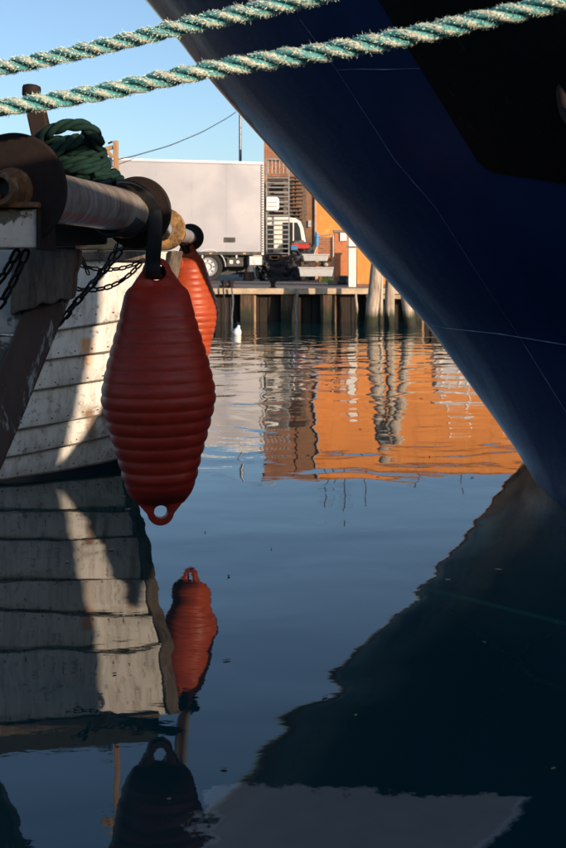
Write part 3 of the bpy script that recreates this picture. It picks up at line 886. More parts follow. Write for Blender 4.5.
tag(mb.build('rubber_bucket', M['black_rubber'], smooth=True), 'black rubber bucket at the foot of the brick pillar', 'bucket')
# iron bollard
def bollard(px, lab):
    a = P(px, 287, 29.1); r = MB(); r.lathe((a.x, 29.1, QZ + .023), (0, 0, 1), [(0, .09), (.02, .09), (.03, .055), (.12, .055), (.13, .085), (.17, .08), (.185, .03)], 16)
    return tag(r.build('bollard', M['rust_dark'], smooth=True), lab, 'bollard', 'small bollards on the quay edge')
bollard(273, 'small rusty bollard on the quay edge below the tarpaulin heap')
bollard(224, 'left of two dark bollards with hanging lines on the quay edge')
bollard(231, 'right of two dark bollards with hanging lines on the quay edge')

# lines hanging down the quay, pipe, float
def hang(px, py0, py1, r, mat, name, lab, cat, dx=0.0, Y=28.45):
    a = P(px, py0, Y); b = P(px + dx, py1, Y); mb = MB(); pts = []
    for i in range(13):
        u = i / 12; p = a.lerp(b, u); p.x += .02 * sin(u * 7 + px); pts.append(p)
    mb.tube(pts, r, 6); return tag(mb.build(name, mat, smooth=True), lab, cat, 'lines hanging down the quay front')
hang(224, 287, 325, .018, M['cable'], 'hanging_line', 'dark line hanging from the left small bollard', 'rope', 2)
hang(232, 288, 330, .022, M['steel_blue'], 'hanging_line', 'bluish line hanging down by the white float', 'rope', 1)
hang(296.5, 289, 330, .035, M['galv'], 'drain_pipe', 'thin pale pipe down the quay right of centre post', 'pipe', 0, 28.5)
hang(356.5, 294, 330, .03, M['pile'], 'drain_pipe', 'thin mossy pole down the quay left of the mooring piles', 'pipe', -1, 28.5)
a = P(236, 335, 23.6)
fb = empty('mooring_float', (a.x, 23.6, 0), 0, label='small white float bobbing in front of the quay', cat='float')
mb = MB(); mb.lathe((0, 0, -.04), (.25, 0, 1), [(0, .02), (.03, .07), (.08, .09), (.14, .075), (.19, .035), (.24, .025)], 16); mb.build('body', M['white_plastic'], fb, smooth=True)
mb = MB(); mb.tube([(.05, 0, .19), (.07, 0, .24), (.03, 0, .26), (.03, 0, .2)], .008, 6); mb.build('eye', M['cable'], fb)

# mooring piles
def pile(px0, px1, w, Y, zt, lab, hw=0.0):
    a = P(px0, 325, Y); b = P(px1, 265, Y); d = (b - a); d = d / d.z
    mb = MB(); rings = []
    for i in range(26):
        z = -1.0 + i * (zt + 1.0) / 25
        c = V((a.x, Y, 0)) + d * (z - a.z); rr = w * (1 - .05 * z)
        rings.append([(c.x + cos(2*pi*j/20) * rr * (1 + .10 * noise.noise(V((j * .8, z * 2, px0)))),
                       c.y + sin(2*pi*j/20) * rr * (1 + .10 * noise.noise(V((j * .8 + 5, z * 2, px0)))), z) for j in range(20)])
    mb.rings(rings); return tag(mb.build('mooring_pile', M['pile'], smooth=60), lab, 'pile', 'mooring piles by the quay')
pile(370.5, 377, .145, 26.6, 2.95, 'leftmost and thickest pale mooring pile, leaning right')
pile(389, 390.5, .115, 27.0, 2.75, 'middle mooring pile, upright and thinner')
pile(410, 402, .13, 26.3, 2.6, 'rightmost mooring pile next to the ship stem')
pile(380.5, 381.5, .05, 27.6, 1.6, 'thin brown stake between the mooring piles')
mb = MB(); a = P(378, 297, 28.3); b = P(425, 297.5, 28.3)
mb.box((a.x, 28.35, a.z - .05), (b.x, 28.5, a.z + .05)); tag(mb.build('timber_beam', M['pallet_wood'], bevel=.01), 'horizontal pale timber beam behind the mooring piles', 'timber')

# ---------------------------------------------------------------- added quay and blockers behind the camera, unseen, shaped for the foreground shadows
eS = V((cos(SUN_AZ), sin(SUN_AZ), 0)); nS = V((-sin(SUN_AZ), cos(SUN_AZ), 0))
def QM(q, m, z): return nS * q + eS * m + V((0, 0, z))
mb = MB(); mb.hexa([QM(-14, 1.7, -1.5), QM(6.4, 1.7, -1.5), QM(6.4, 16, -1.5), QM(-14, 16, -1.5)], [QM(-14, 1.7, .62), QM(6.4, 1.7, .62), QM(6.4, 16, .62), QM(-14, 16, .62)])
struct('blocker_quay', mb, M['concrete'], bevel=.02)
hs = empty('shadow_blocker', QM(0, 2.5, .62), 0, label='unseen added blocker behind the camera, its edge cut to shape the shadow', cat='shed')
blocker_outline = [(-10, .625), (4.10, .625), (4.11, 1.80), (4.27, 1.98), (4.38, 2.17), (4.455, 2.40), (4.47, 2.62), (4.47, 2.80), (4.455, 3.0), (4.42, 3.25), (3.87, 3.25), (3.85, 2.93), (3.62, 2.93), (3.60, 3.14), (2.95, 3.14), (2.92, 2.85), (-10, 2.85)]
mb = MB(); mb.prism([QM(q, 2.5, z) for q, z in blocker_outline], eS * 3.5); keep(mb.build('wall', M['brick']), hs)  # body of the added shadow blocker
ns_ = empty('low_shadow_blocker', QM(5, 2.5, .62), 0, label='low unseen added blocker behind the camera, bounding the sun streak from below', cat='shed')
mb = MB(); mb.prism([QM(q, 2.49, z) for q, z in [(6.1, .625), (6.1, 1.7), (5.3, 1.95), (4.98, 2.4), (4.80, 2.56), (4.74, 2.50), (4.72, 2.44), (4.675, 2.33), (4.62, 2.15), (4.53, 1.97), (4.41, 1.84), (4.14, 1.74), (4.14, .625)]], eS * 3.0); keep(mb.build('wall', M['brown_plaster']), ns_)  # body of the low added shadow blocker

# ================================================================ BLUE SHIP
AX = V((.93, -.37, 0)).normalized(); NP = V((-.37, -.93, 0)).normalized()
foot = V((1.79, 8.73, 0))
STEM = [(525, 459), (497, 421), (462, 373), (428, 326), (400, 294), (374, 266), (340, 226), (317, 201), (268, 145.5), (228, 101), (198, 65.5), (178, 39), (145, 0), (118, -34)]
stem_tab = []
for (px, py) in STEM:      # meet the view line with the ship's centre plane
    d = V((px - HX, F, -(py - HY)))
    nrm = NP
    tt = (foot - CAM).dot(nrm) / d.dot(nrm); p = CAM + d * tt
    stem_tab.append((p.z, -(p - foot).dot(AX)))
stem_tab = [(-2.0, stem_tab[0][1] - 1.6), (-.6, stem_tab[0][1] - .42)] + stem_tab
def over(z):
    for (za, oa), (zb_, ob_) in zip(stem_tab, stem_tab[1:]):
        if z <= zb_: return oa + (ob_ - oa) * (z - za) / (zb_ - za)
    (za, oa), (zb_, ob_) = stem_tab[-2], stem_tab[-1]
    return oa + (ob_ - oa) * (z - za) / (zb_ - za)
def Lz(z):
    if z < 0: return 1.7
    if z < 1: return 1.7 + 2.2 * z ** .8
    return 3.9 + (z - 1) * .12
BEAM = 2.9; RS = .20; LTOT = 15.0
def sheer(f):
    # top of the hull against the distance aft of the stem head
    pts = [(0, 5.0), (2.0, 4.3), (4.0, 3.5), (6, 3.2), (9, 3.0), (15, 3.0)]
    for (a_, za), (b_, zb_) in zip(pts, pts[1:]):
        if f <= b_: return za + (zb_ - za) * (f - a_) / (b_ - a_)
    return 3.0
fs = [0] + [RS * (1 - cos(k * pi / 2 / 8)) for k in range(1, 9)] + [RS + .03, RS + .08, .3, .5] + [.5 + .25 * k for k in range(1, 16)] + [5, 6, 7.5, 9, 11, 13, 15]
def side_pt(z, f, sgn=1):
    L = Lz(z); u = min(1, f / L)
    gg = BEAM * (1 - (1 - u) ** 2.2)
    nose = .13 * sqrt(max(0, 1 - (1 - min(f / RS, 1)) ** 2)) if f < RS else .13
    lo_ = .55 + .4 * max(0, 1 - max(0, z) / .6)
    gg = gg * (lo_ + (1 - lo_) * min(1, f / .6)) if f < .6 else gg
    return foot + AX * (f - over(z)) + NP * (gg + nose) * sgn + V((0, 0, z))
nz = 46
mb = MB(); cols = []
for sgn in (1, -1):
    grid = []
    for f in fs:
        top = sheer(f); colm = []
        for i in range(nz + 1):
            z = -1.2 + (top + 1.2) * i / nz
            colm.append(side_pt(z, f, sgn))
        grid.append(colm)
    vs = [p for c in grid for p in c]; n1 = nz + 1; ff = []
    for a_ in range(len(fs) - 1):
        for i in range(nz): ff.append((a_*n1+i, (a_+1)*n1+i, (a_+1)*n1+i+1, a_*n1+i+1))
    mb.add(vs, ff)
    cols.append(grid)
# deck a little below the bulwark top, transom
vs = []; ff = []
for k in range(len(fs)):
    a_ = cols[0][k][-1] - V((0, 0, .45)); b_ = cols[1][k][-1] - V((0, 0, .45)); vs += [a_, b_]
    if k: ff.append((2*k-2, 2*k-1, 2*k+1, 2*k))
mb.add(vs, ff)
mb.add([cols[0][-1][0], cols[0][-1][-1], cols[1][-1][-1], cols[1][-1][0]], [(0, 1, 2, 3)])
hv = list(mb.v); hf = list(mb.f)
bvh = BVHTree.FromPolygons([V(p) for p in hv], hf)
ship = empty('fishing_ship', (foot.x, foot.y, 0), 0, label='large dark blue steel ship whose raked bow fills the upper right', cat='ship')
import bmesh
hull = mb.build('hull', M['navy'], smooth=30, fix=False)
bm = bmesh.new(); bm.from_mesh(hull.data); bmesh.ops.remove_doubles(bm, verts=bm.verts, dist=.0008); bmesh.ops.recalc_face_normals(bm, faces=bm.faces)
for f_ in bm.faces:
    f_.smooth = True
for e_ in bm.edges:
    if len(e_.link_faces) == 2 and e_.calc_face_angle(0) > radians(50): e_.smooth = False
bm.to_mesh(hull.data); bm.free()
ga = hull.data.attributes.new('gloss', 'FLOAT', 'POINT')
gv = []
for v_ in hull.data.vertices:
    fa = (v_.co - foot).dot(AX) + over(v_.co.z); u_ = max(0, min(1, 1.12 - fa / .42)); gv.append(u_ * u_ * (3 - 2 * u_))
ga.data.foreach_set('value', gv)
keep(hull, ship)
def on_hull(px, py, off=.004):
    d = V((px - HX, F, -(py - HY))).normalized()
    h, n, i, dist = bvh.ray_cast(CAM, d)
    if h is None: return None
    if n.dot(d) > 0: n = -n
    return h + n * off
def seam(pxs, r, name='weld_seam'):
    pts = []
    for (a_, b_) in zip(pxs, pxs[1:]):
        k = 14
        for i in range(k):
            q = on_hull(a_[0] + (b_[0] - a_[0]) * i / k, a_[1] + (b_[1] - a_[1]) * i / k, .001)
            if q is not None: pts.append(q)
    mb = MB(); mb.tube(pts, [r * (.35 + .9 * abs(noise.noise(p * 6))) for p in pts], 6)
    keep(mb.build(name, M['weld'], smooth=True), ship)
seam([(300, 19), (337, 70), (395, 160), (436, 208), (482, 280), (519, 336), (566, 412), (600, 465)], .0042)
seam([(338, 70), (360, 69), (385, 69.5), (423, 68)], .0042)
seam([(431, 325), (445, 328), (500, 334), (566, 345), (610, 351)], .0068)
# black doubling plate
rows = []
for j in range(0, 31):
    ft = j / 30
    row = []
    for i in range(0, 25):
        u = i / 24
        yb = 171 + 24 * u if u > .02 else 168   # lower edge
        y = -60 + (yb + 60) * ft
        xl_ = 343 + (485 - 343) * ((y + 60) / (171 + 60))
        if ft > .97: xl_ += 4
        x = xl_ + (640 - xl_) * u
        row.append((on_hull(x, y, .012), on_hull(x, y, -.004)))
    rows.append(row)
mb = MB(); ok = all(c[0] is not None and c[1] is not None for r_ in rows for c in r_)
print('plate ok', ok)
vs = []; idx = {}; ff = []
for j, r_ in enumerate(rows):
    for i, c in enumerate(r_):
        if c[0] is None or c[1] is None: continue
        idx[(j, i, 0)] = len(vs); vs.append(c[0]); idx[(j, i, 1)] = len(vs); vs.append(c[1])
J, I = len(rows), len(rows[0])
def has(*k): return all(q in idx for q in k)
for j in range(J - 1):
    for i in range(I - 1):
        q = [(j, i, 0), (j, i+1, 0), (j+1, i+1, 0), (j+1, i, 0)]
        if has(*q): ff.append(tuple(idx[k] for k in q))
for j in range(J - 1):
    q = [(j, 0, 0), (j+1, 0, 0), (j+1, 0, 1), (j, 0, 1)]
    if has(*q): ff.append(tuple(idx[k] for k in q))
for i in range(I - 1):
    q = [(J-1, i, 0), (J-1, i+1, 0), (J-1, i+1, 1), (J-1, i, 1)]
    if has(*q): ff.append(tuple(idx[k] for k in q))
mb.add(vs, ff); keep(mb.build('doubling_plate', M['hull_black'], smooth=30), ship)
# hawse ring at the right
c = on_hull(580, 82, .02)
if c is not None:
    n_ = NP.copy() ; n_ = V((-.9, -.43, 0)).normalized(); side_ = V((0, 0, 1)).cross(n_).normalized()
    pts = [c + side_ * (cos(2*pi*k/40) * .12) + V((0, 0, 1)) * (sin(2*pi*k/40) * .20) for k in range(40)]
    mb = MB(); mb.tube(pts, .034, 12, loop=True); keep(mb.build('hawse_ring', M['rust_dark'], smooth=True), ship)
# top rail tube and thin pale cord near the stem head
pts = [cols[0][k][-1] + V((0, 0, .01)) for k in range(len(fs))][::-1] + [cols[1][k][-1] + V((0, 0, .01)) for k in range(1, len(fs))]
mb = MB(); mb.tube(pts, .045, 8); keep(mb.build('bulwark_rail', M['navy'], smooth=True), ship)
pts = []
for k in range(20):
    q = on_hull(146 + 14 * (k / 19), -10 + 30 * (k / 19) ** .7, .004)
# wheelhouse aft on the foredeck (outside the frame)
HB = V((foot.x, foot.y, 0)) + AX * 6.5
def ship_box(f0, f1, n0, n1, z0_, z1_):
    m_ = Matrix(((AX.x, NP.x, 0, foot.x), (AX.y, NP.y, 0, foot.y), (0, 0, 1, 0), (0, 0, 0, 1)))
    b_ = MB(); b_.box((f0, n0, z0_), (f1, n1, z1_), m_); return b_
wh_ = keep(ship_box(7.0, 13.0, -2.0, 2.0, 2.55, 5.4).build('wheelhouse', M['ship_white'], bevel=.05), ship)

# ================================================================ LEFT BOAT
boat = empty('fishing_boat', (-1.5, 8.5, 0), 0, label='white planked boat with a sunlit streak on its lapped side behind the red fender', cat='boat')
boat2 = empty('fishing_boat', (-1.3, 4.6, 0), 0, label='old weathered boat at left edge with a peeling dark raking stem post', cat='boat')
Nn = [(-30,256,7.45),(-30,338,7.5),(-30,364,7.53),(-30,394,7.57),(-30,432,7.62),(-30,459,7.67),(-30,479,7.7)]
Ff = [(168,251,7.75),(157,310,7.87),(150,341,7.95),(143,368,8.05),(135,403,8.17),(127,427,8.27),(119.5,454,8.42)]
Np = [P(*q) for q in Nn] + [V((-2.04, 7.72, -.35))]
Fp = [P(*q) for q in Ff] + [V((-1.22, 8.52, -.35))]
side_n = V((.50, -.86, 0)).normalized()
for k in range(7):
    n_ = 22; mbp = MB(); rows_ = []
    a0, a1 = Np[k], Np[k+1]; b0, b1 = Fp[k], Fp[k+1]
    def bulge(u): return .05 * 4 * u * (1 - u)
    front_t, front_b = [], []
    for i in range(n_ + 1):
        u = i / n_
        wv = .006 * noise.noise(V((u * 4, k * 3.3, 0)))
        pt = a0.lerp(b0, u) + side_n * (bulge(u) + .004 + wv) + V((0, 0, -.004))
        pb = a1.lerp(b1, u) + side_n * (bulge(u) + .040 + wv) + V((0, 0, -.022 + wv))
        front_t.append(pt); front_b.append(pb)
    th = side_n * -.03
    ringsp = []
    for i in range(n_ + 1):
        t_, b_ = front_t[i], front_b[i]
        mid = t_.lerp(b_, .5) + side_n * .004
        ringsp.append([t_ + th, t_, mid, b_ + side_n * -.004 + V((0, 0, .004)), b_ + side_n * -.008, b_ + th])
    mbp.rings(ringsp)
    mat = M['navy_band'] if k == 6 else M['planking']
    o = keep(mbp.build('plank', mat, smooth=30), boat)
    if k < 6:
        nb = MB()
        for i in range(2, n_ - 1, 2):
            for pp_ in (front_t[i].lerp(front_b[i], .12), front_t[i].lerp(front_b[i], .86)):
                nb.lathe(pp_ + side_n * .001 + V((random.uniform(-.006, .006), 0, random.uniform(-.004, .004))), side_n, [(0, .0055), (.004, .005)], 6)
        nb_o = keep(nb.build('fastening', M['rust_warm']), boat); nb_o['kind'] = 'stuff'
    # caulked seam bead under each plank edge
    if k < 6:
        mbp = MB(); mbp.tube([p + side_n * -.004 + V((0, 0, -.006)) for p in front_b], [.006 * (1 + .6 * noise.noise(p * 9)) for p in front_b], 6)
        keep(mbp.build('seam', M['seam_dirt'], smooth=True), boat)
# far stem post
mbp = MB(); rg = []
for k in range(8):
    c = Fp[k] + side_n * .02
    e1 = V((.86, .50, 0)) ; 
    rg.append([c + side_n * .04, c + e1 * .09 + side_n * .03, c + e1 * .09 - side_n * .2, c - side_n * .2])
mbp.rings(rg); keep(mbp.build('corner_post', M['grey_wood'], bevel=.008), boat)
# hidden far side & inboard so the boat is a solid
mbp = MB()
for k in range(7):
    pass
inb = V((-1.6, 2.6, 0))
mbp.add([Fp[k] - side_n * .1 for k in range(8)] + [Fp[k] + inb for k in range(8)], [(k, k+1, 8+k+1, 8+k) for k in range(7)])
mbp.add([Np[0] + V((0, 0, -.12)), Fp[0] + V((0, 0, -.12)), Fp[0] + inb + V((0, 0, -.12)), Np[0] + inb + V((0, 0, -.12))], [(0, 1, 2, 3)])
keep(mbp.build('deck', M['dark_under'], fix=False), boat)
# near boat: raking post, side boards, head block
YB = 4.60
bd = [[(-110, 250), (30, 250), (37, 300), (31, 313), (22, 334), (-110, 334)], [(-110, 337), (20.5, 337), (0, 388), (-8, 405), (-110, 405)],
      [(-110, 408), (-9.5, 408), (-38, 478), (-110, 478)], [(-110, 481), (-39, 481), (-68, 552), (-150, 552)], [(-150, 555), (-69, 555), (-110, 655), (-200, 655)]]
for pl in bd:
    mbp = MB(); q = [P(x_, y_, YB + .03) for x_, y_ in pl]; mbp.prism(q, (-.25, .35, 0)); keep(mbp.build('side_board', M['white_peel2'], bevel=.006), boat2)
R_ = [(75, 283), (70.5, 298), (46, 360), (20, 424), (0, 472), (-30, 544), (-62, 624), (-80, 668)]
rg = []
for i, q in enumerate(R_):
    c = P(q[0], q[1], YB); wv = V((-.165, .0, 0)); dv = V((-.03, .16, 0))
    jx = .004 * noise.noise(V((i * 3.1, 0, 0)))
    rg.append([c + V((jx, 0, 0)), c + wv, c + wv + dv, c + dv])
mbp = MB(); mbp.rings(rg); keep(mbp.build('raking_post', M['brown_paint'], bevel=.007), boat2)
pl = [(12, 250), (36, 247.5), (60, 246.5), (77, 249), (76.5, 262), (72, 275), (71.5, 290), (69, 301), (60, 299), (52, 305), (41, 303), (34, 309), (20, 311), (10, 316)]
mbp = MB(); q = [P(x_, y_, YB - .04) for x_, y_ in pl]; mbp.prism(q, (-.02, .25, 0)); keep(mbp.build('head_block', M['grey_wood'], bevel=.010), boat2)
mbp = MB(); a = P(36, 246.5, YB - .06); b = P(78, 247.5, YB)
mbp.box((a.x, YB - .055, a.z - .004), (b.x, YB + .22, a.z + .009)); keep(mbp.build('steel_cap', M['steel_blue'], bevel=.003), boat2)
for (px, py, rr) in ((66, 245.5, .016), (56, 244, .012), (61, 244, .009), (48, 242, .010)):
    c = P(px, py, YB + .02); mbp = MB(); mbp.lathe(c + V((0, 0, -.012)), (0, 0, 1), [(0, rr * 1.4), (.008, rr * 1.4), (.009, rr), (.032, rr), (.036, rr * .5)], 10)
    keep(mbp.build('bolt', M['rust_dark'], smooth=True), boat2)
mbp = MB(); mbp.hexa([V((-2.2, YB + .40, 1.40)), V((-1.42, YB + .40, 1.40)), V((-1.75, YB + 1.5, 1.40)), V((-2.4, YB + 1.6, 1.40))], [V((-2.2, YB + .40, 1.46)), V((-1.42, YB + .40, 1.46)), V((-1.75, YB + 1.5, 1.46)), V((-2.4, YB + 1.6, 1.46))])
keep(mbp.build('deck', M['tarred']), boat2)
# rail: tarred beam and brown rubbing strip
A = V((-2.1, 7.36, 0)); B = V((-.80, 7.66, 0)); dd = (B - A).normalized(); pn = V((dd.y, -dd.x, 0))
mbp = MB()
mbp.hexa([A + V((0,0,1.535)), B + V((0,0,1.535)), B - pn * .25 + V((0,0,1.535)), A - pn * .25 + V((0,0,1.535))],
         [A + V((0,0,1.72)), B + V((0,0,1.70)), B - pn * .25 + V((0,0,1.70)), A - pn * .25 + V((0,0,1.72))])
keep(mbp.build('rail', M['tarred'], bevel=.015), boat)
mbp = MB()
mbp.hexa([A + pn * .03 + V((0,0,1.47)), B + pn * .03 + V((0,0,1.47)), B - pn * .1 + V((0,0,1.47)), A - pn * .1 + V((0,0,1.47))],
         [A + pn * .03 + V((0,0,1.532)), B + pn * .03 + V((0,0,1.532)), B - pn * .1 + V((0,0,1.532)), A - pn * .1 + V((0,0,1.532))])
keep(mbp.build('rubbing_strip', M['grey_wood'], bevel=.006), boat)
# bulwark between rail beam and camera side, dark inner gear frame that carries the rollers
def bar(a, b, r, mat, name, n=8):
    m_ = MB(); m_.tube([a, b], r, n); return keep(m_.build(name, mat, smooth=True), boat)
AXR0 = V((-.815, 3.57, 1.675)); AXR1 = V((-.577, 4.62, 1.655)); AXR2 = V((-.60, 5.95, 1.625)); AXR3 = V((-.646, 8.22, 1.632))
bar(V((-.60, 4.8, 1.60)), V((-.60, 5.9, 1.60)), .035, M['black_iron'], 'outrigger')
bar(V((-.62, 7.6, 1.60)), V((-.95, 7.7, 1.60)), .03, M['black_iron'], 'outrigger')
# carrying beam under roller one (dark)
m_ = MB(); a = V((-.93, 3.75, 1.47)); b = V((-.70, 4.72, 1.50)); nn_ = V((.22, -.05, 0))
m_.hexa([a + V((-.10, 0, .03)), a + V((.0, 0, .03)), b + V((.0, 0, .03)), b + V((-.10, 0, .03))], [a + V((-.10, 0, .12)), a + V((.0, 0, .12)), b + V((.0, 0, .12)), b + V((-.10, 0, .12))])
keep(m_.build('roller_beam', M['tarred'], bevel=.01), boat2)
# painted bracket arm
m_ = MB(); a = P(37, 248, 3.52); b = P(37, 209, 3.52)
m_.box((-1.6, 3.52, a.z), (a.x, 3.72, b.z)); br = keep(m_.build('bracket_arm', M['white_peel'], bevel=.006), boat2)
m_ = MB(); m_.box((-1.6, 3.49, b.z + .003), (a.x + .01, 3.75, b.z + .02)); keep(m_.build('flange', M['rust_warm'], bevel=.003), boat2)
m_ = MB(); m_.box((a.x + .002, 3.50, a.z - .006), (a.x + .014, 3.74, b.z)); keep(m_.build('end_plate', M['rust_dark'], bevel=.003), boat2)
m_ = MB(); m_.box((-.93, 3.50, b.z + .022), (-.84, 3.70, b.z + .05)); keep(m_.build('bearing_foot', M['rust_warm'], bevel=.006), boat2)

def disc(c, axis, r, th, mat, name, parent, n=64, groove=True):
    m_ = MB(); m_.lathe(c, axis, [(-th/2, r * .12), (-th/2, r - .006), (-th/2 + .004, r), (th/2 - .004, r), (th/2, r - .006), (th/2, r * .12)], n)
    return keep(m_.build(name, mat, smooth=30), parent)

# roller one
r1 = empty('net_roller', AXR0, 0, label='near big steel net roller with two dark rusty discs', cat='roller', group='net rollers along the boat rail')
axd = (AXR1 - AXR0).normalized(); ln = (AXR1 - AXR0).length
rot = axd.to_track_quat('X', 'Z')
m_ = MB(); m_.lathe((0, 0, 0), (1, 0, 0), [(.0, .082), (.05, .0825), (.3, .083), (.6, .081), (.9, .0825), (ln, .082)], 64)
tb = m_.build('tube', M['roller'], smooth=30); tb.location = AXR0; tb.rotation_mode = 'QUATERNION'; tb.rotation_quaternion = rot
keep(tb, r1)
disc(AXR0 + axd * -.008, axd, .176, .014, M['rust_dark'], 'disc', r1, 96)
disc(AXR1 + axd * .012, axd, .142, .014, M['rust_dark'], 'disc', r1, 80)
m_ = MB(); m_.lathe(AXR0 + axd * -.016, -axd, [(0, .070), (.010, .068), (.012, .056), (.075, .054), (.085, .048), (.086, .034), (.03, .030)], 40)
keep(m_.build('hub', M['rust_warm'], smooth=30), r1)
m_ = MB(); m_.lathe(AXR0 + axd * -.05, -axd, [(0, .029), (.01, .029)], 20); keep(m_.build('axle', M['black_iron'], smooth=30), r1)
for k in range(6):
    an = k * pi / 3 + .3; up = V((0, 0, 1)); sd = axd.cross(up).normalized()
    c = AXR0 + axd * -.018 + up * (sin(an) * .071) + sd * (cos(an) * .071)
m_ = MB(); m_.lathe(AXR1 + axd * .02, axd, [(0, .035), (.10, .03), (.20, .03)], 20); keep(m_.build('shaft', M['rust_dark'], smooth=30), r1)

# roller two
r2 = empty('net_roller', AXR2, 0, label='far net roller with a golden rusty disc and a small dark end disc', cat='roller', group='net rollers along the boat rail')
ax2 = (AXR3 - AXR2).normalized()
disc(AXR2, ax2, .108, .03, M['rust_gold'], 'disc', r2, 64)
m_ = MB(); m_.lathe(AXR2 - ax2 * .017, -ax2, [(0, .045), (.01, .042), (.012, .028), (.10, .026), (.10, .014)], 28); keep(m_.build('hub', M['steel_blue'], smooth=30), r2)
m_ = MB(); m_.lathe(AXR2, ax2, [(.02, .045), ((AXR3 - AXR2).length - .02, .045)], 40); tb = keep(m_.build('tube', M['steel_pale'], smooth=30), r2)
disc(AXR3 - ax2 * .02, ax2, .095, .02, M['rust_dark'], 'disc', r2, 48)

# ---------------------------------------------------------------- fenders
def fender_parts():
    S = 254.0
    prof = [(284, 22, 5), (287, 27.5, 8), (291, 31, 17), (296, 33, 26), (302, 34.4, 32.5), (310, 36.2, 36), (318, 38, 38), (332, 42, 42), (346, 46, 46), (360, 50, 50), (374.5, 53.5, 53.5),
            (386, 56, 56), (396, 57, 57), (405, 56, 56), (417, 53, 53), (438, 47.3, 47.3), (459.5, 41, 41), (476, 37, 39), (486, 34.5, 34.5), (493, 31.5, 28), (498, 28, 20), (502, 25, 11), (505, 22, 5)]
    def at_(y):
        for a_, b_ in zip(prof, prof[1:]):
            if y <= b_[0]:
                u = (y - a_[0]) / (b_[0] - a_[0]); return a_[1] + (b_[1] - a_[1]) * u, a_[2] + (b_[2] - a_[2]) * u
        return prof[-1][1:]
    body = MB(); rings = []; y = 284.0
    while y <= 505:
        w_, d_ = at_(y)
        k = 0.0
        if 305 < y < 486:
            ph = ((y - 305) / 12.6) % 1
            env = min(1, (y - 305) / 14, (486 - y) / 10)
            amp = 1.3 if y < 395 else 1.9
            k = amp * env * (abs(sin(pi * ph)) ** .75 - .55)
        rings.append([((w_ + k) / S * cos(2*pi*j/72), (d_ + k) / S * sin(2*pi*j/72), (273 - y) / S) for j in range(72)])
        y += 1.3
    body.rings(rings)
    # flat lugs with a hole
    def lug(yc, rh, ro, base_y, bw, sgn, th):
        m_ = MB(); n = 64; outer = []
        # convex outline: arc round the hole, two straight sides to the base
        poly = []
        t0 = radians(8)
        for k in range(25):
            an = t0 + (pi - 2 * t0) * k / 24; poly.append((cos(an) * ro, sin(an) * ro))
        poly = poly + [(-bw, -abs(base_y - yc)), (bw, -abs(base_y - yc))]
        def hit(an):
            dx, dz = cos(an), sin(an); best = None
            for i in range(len(poly)):
                (x1_, z1_), (x2_, z2_) = poly[i], poly[(i+1) % len(poly)]
                ex, ez = x2_ - x1_, z2_ - z1_; den = dx * ez - dz * ex
                if abs(den) < 1e-9: continue
                t_ = (x1_ * ez - z1_ * ex) / den; u_ = (x1_ * dz - z1_ * dx) / den
                if t_ > 0 and -1e-6 <= u_ <= 1 + 1e-6 and (best is None or t_ > best): best = t_
            return best
        def loop(fr, yo):
            pts = []
            for k in range(n):
                an = 2 * pi * k / n; R_o = hit(an); r = rh + (R_o - rh) * fr
                pts.append((cos(an) * r / S, yo, (sgn * sin(an) * r + 273 - yc) / S))
            return pts
        h = th / 2
        seq = [loop(0.02, -h * .72), loop(.12, -h), loop(.86, -h), loop(.96, -h * .82), loop(1.0, -h * .4), loop(1.0, h * .4), loop(.96, h * .82), loop(.86, h), loop(.12, h), loop(0.02, h * .72)]
        vs = [p for r in seq for p in r]; fs_ = []
        L_ = len(seq)
        for i in range(L_):
            i2 = (i + 1) % L_
            for j in range(n):
                k = (j + 1) % n; fs_.append((i*n+j, i*n+k, i2*n+k, i2*n+j))
        m_.add(vs, fs_); return m_
    return body, lug(272, 8, 14.5, 294, 31, 1, .052), lug(511.5, 6.4, 13.5, 490, 33, -1, .052)

def make_fender(mat, label):
    r = empty('fender', label=label, cat='fender')
    b, l1, l2 = fender_parts()
    b.build('body', mat, r, smooth=60); l1.build('lug', mat, r, smooth=50); l2.build('lug', mat, r, smooth=50)
    return r

f1 = make_fender(M['fender_red'], 'big ribbed red plastic fender hanging nearest the camera')
f1.location = P(156.8, 273, 4.64); f1.rotation_euler = (0, radians(-.9), radians(10))
f2 = copy_tree(f1); f2['label'] = 'smaller orange ribbed fender hanging behind, by the far roller'
for ch in f2.children:
    ch.data = ch.data.copy(); ch.data.materials.clear(); ch.data.materials.append(M['fender_orange'])
f2.location = P(187.5, 250, 8.2); f2.scale = (.90, .90, .88); f2.rotation_euler = (0, radians(-2.2), radians(-25))
# filler boss on the second fender
m_ = MB(); m_.lathe((-.02, -.125, -.105), (0, -1, .25), [(0, .052), (.012, .05), (.016, .034), (.012, .022), (.0, .02)], 28)
o = m_.build('filler_boss', M['fender_orange'], f2, smooth=30)
m_ = MB(); m_.lathe((-.02, -.13, -.104), (0, -1, .25), [(0, .021), (.004, .021)], 20); m_.build('filler_hole', M['black_iron'], f2)

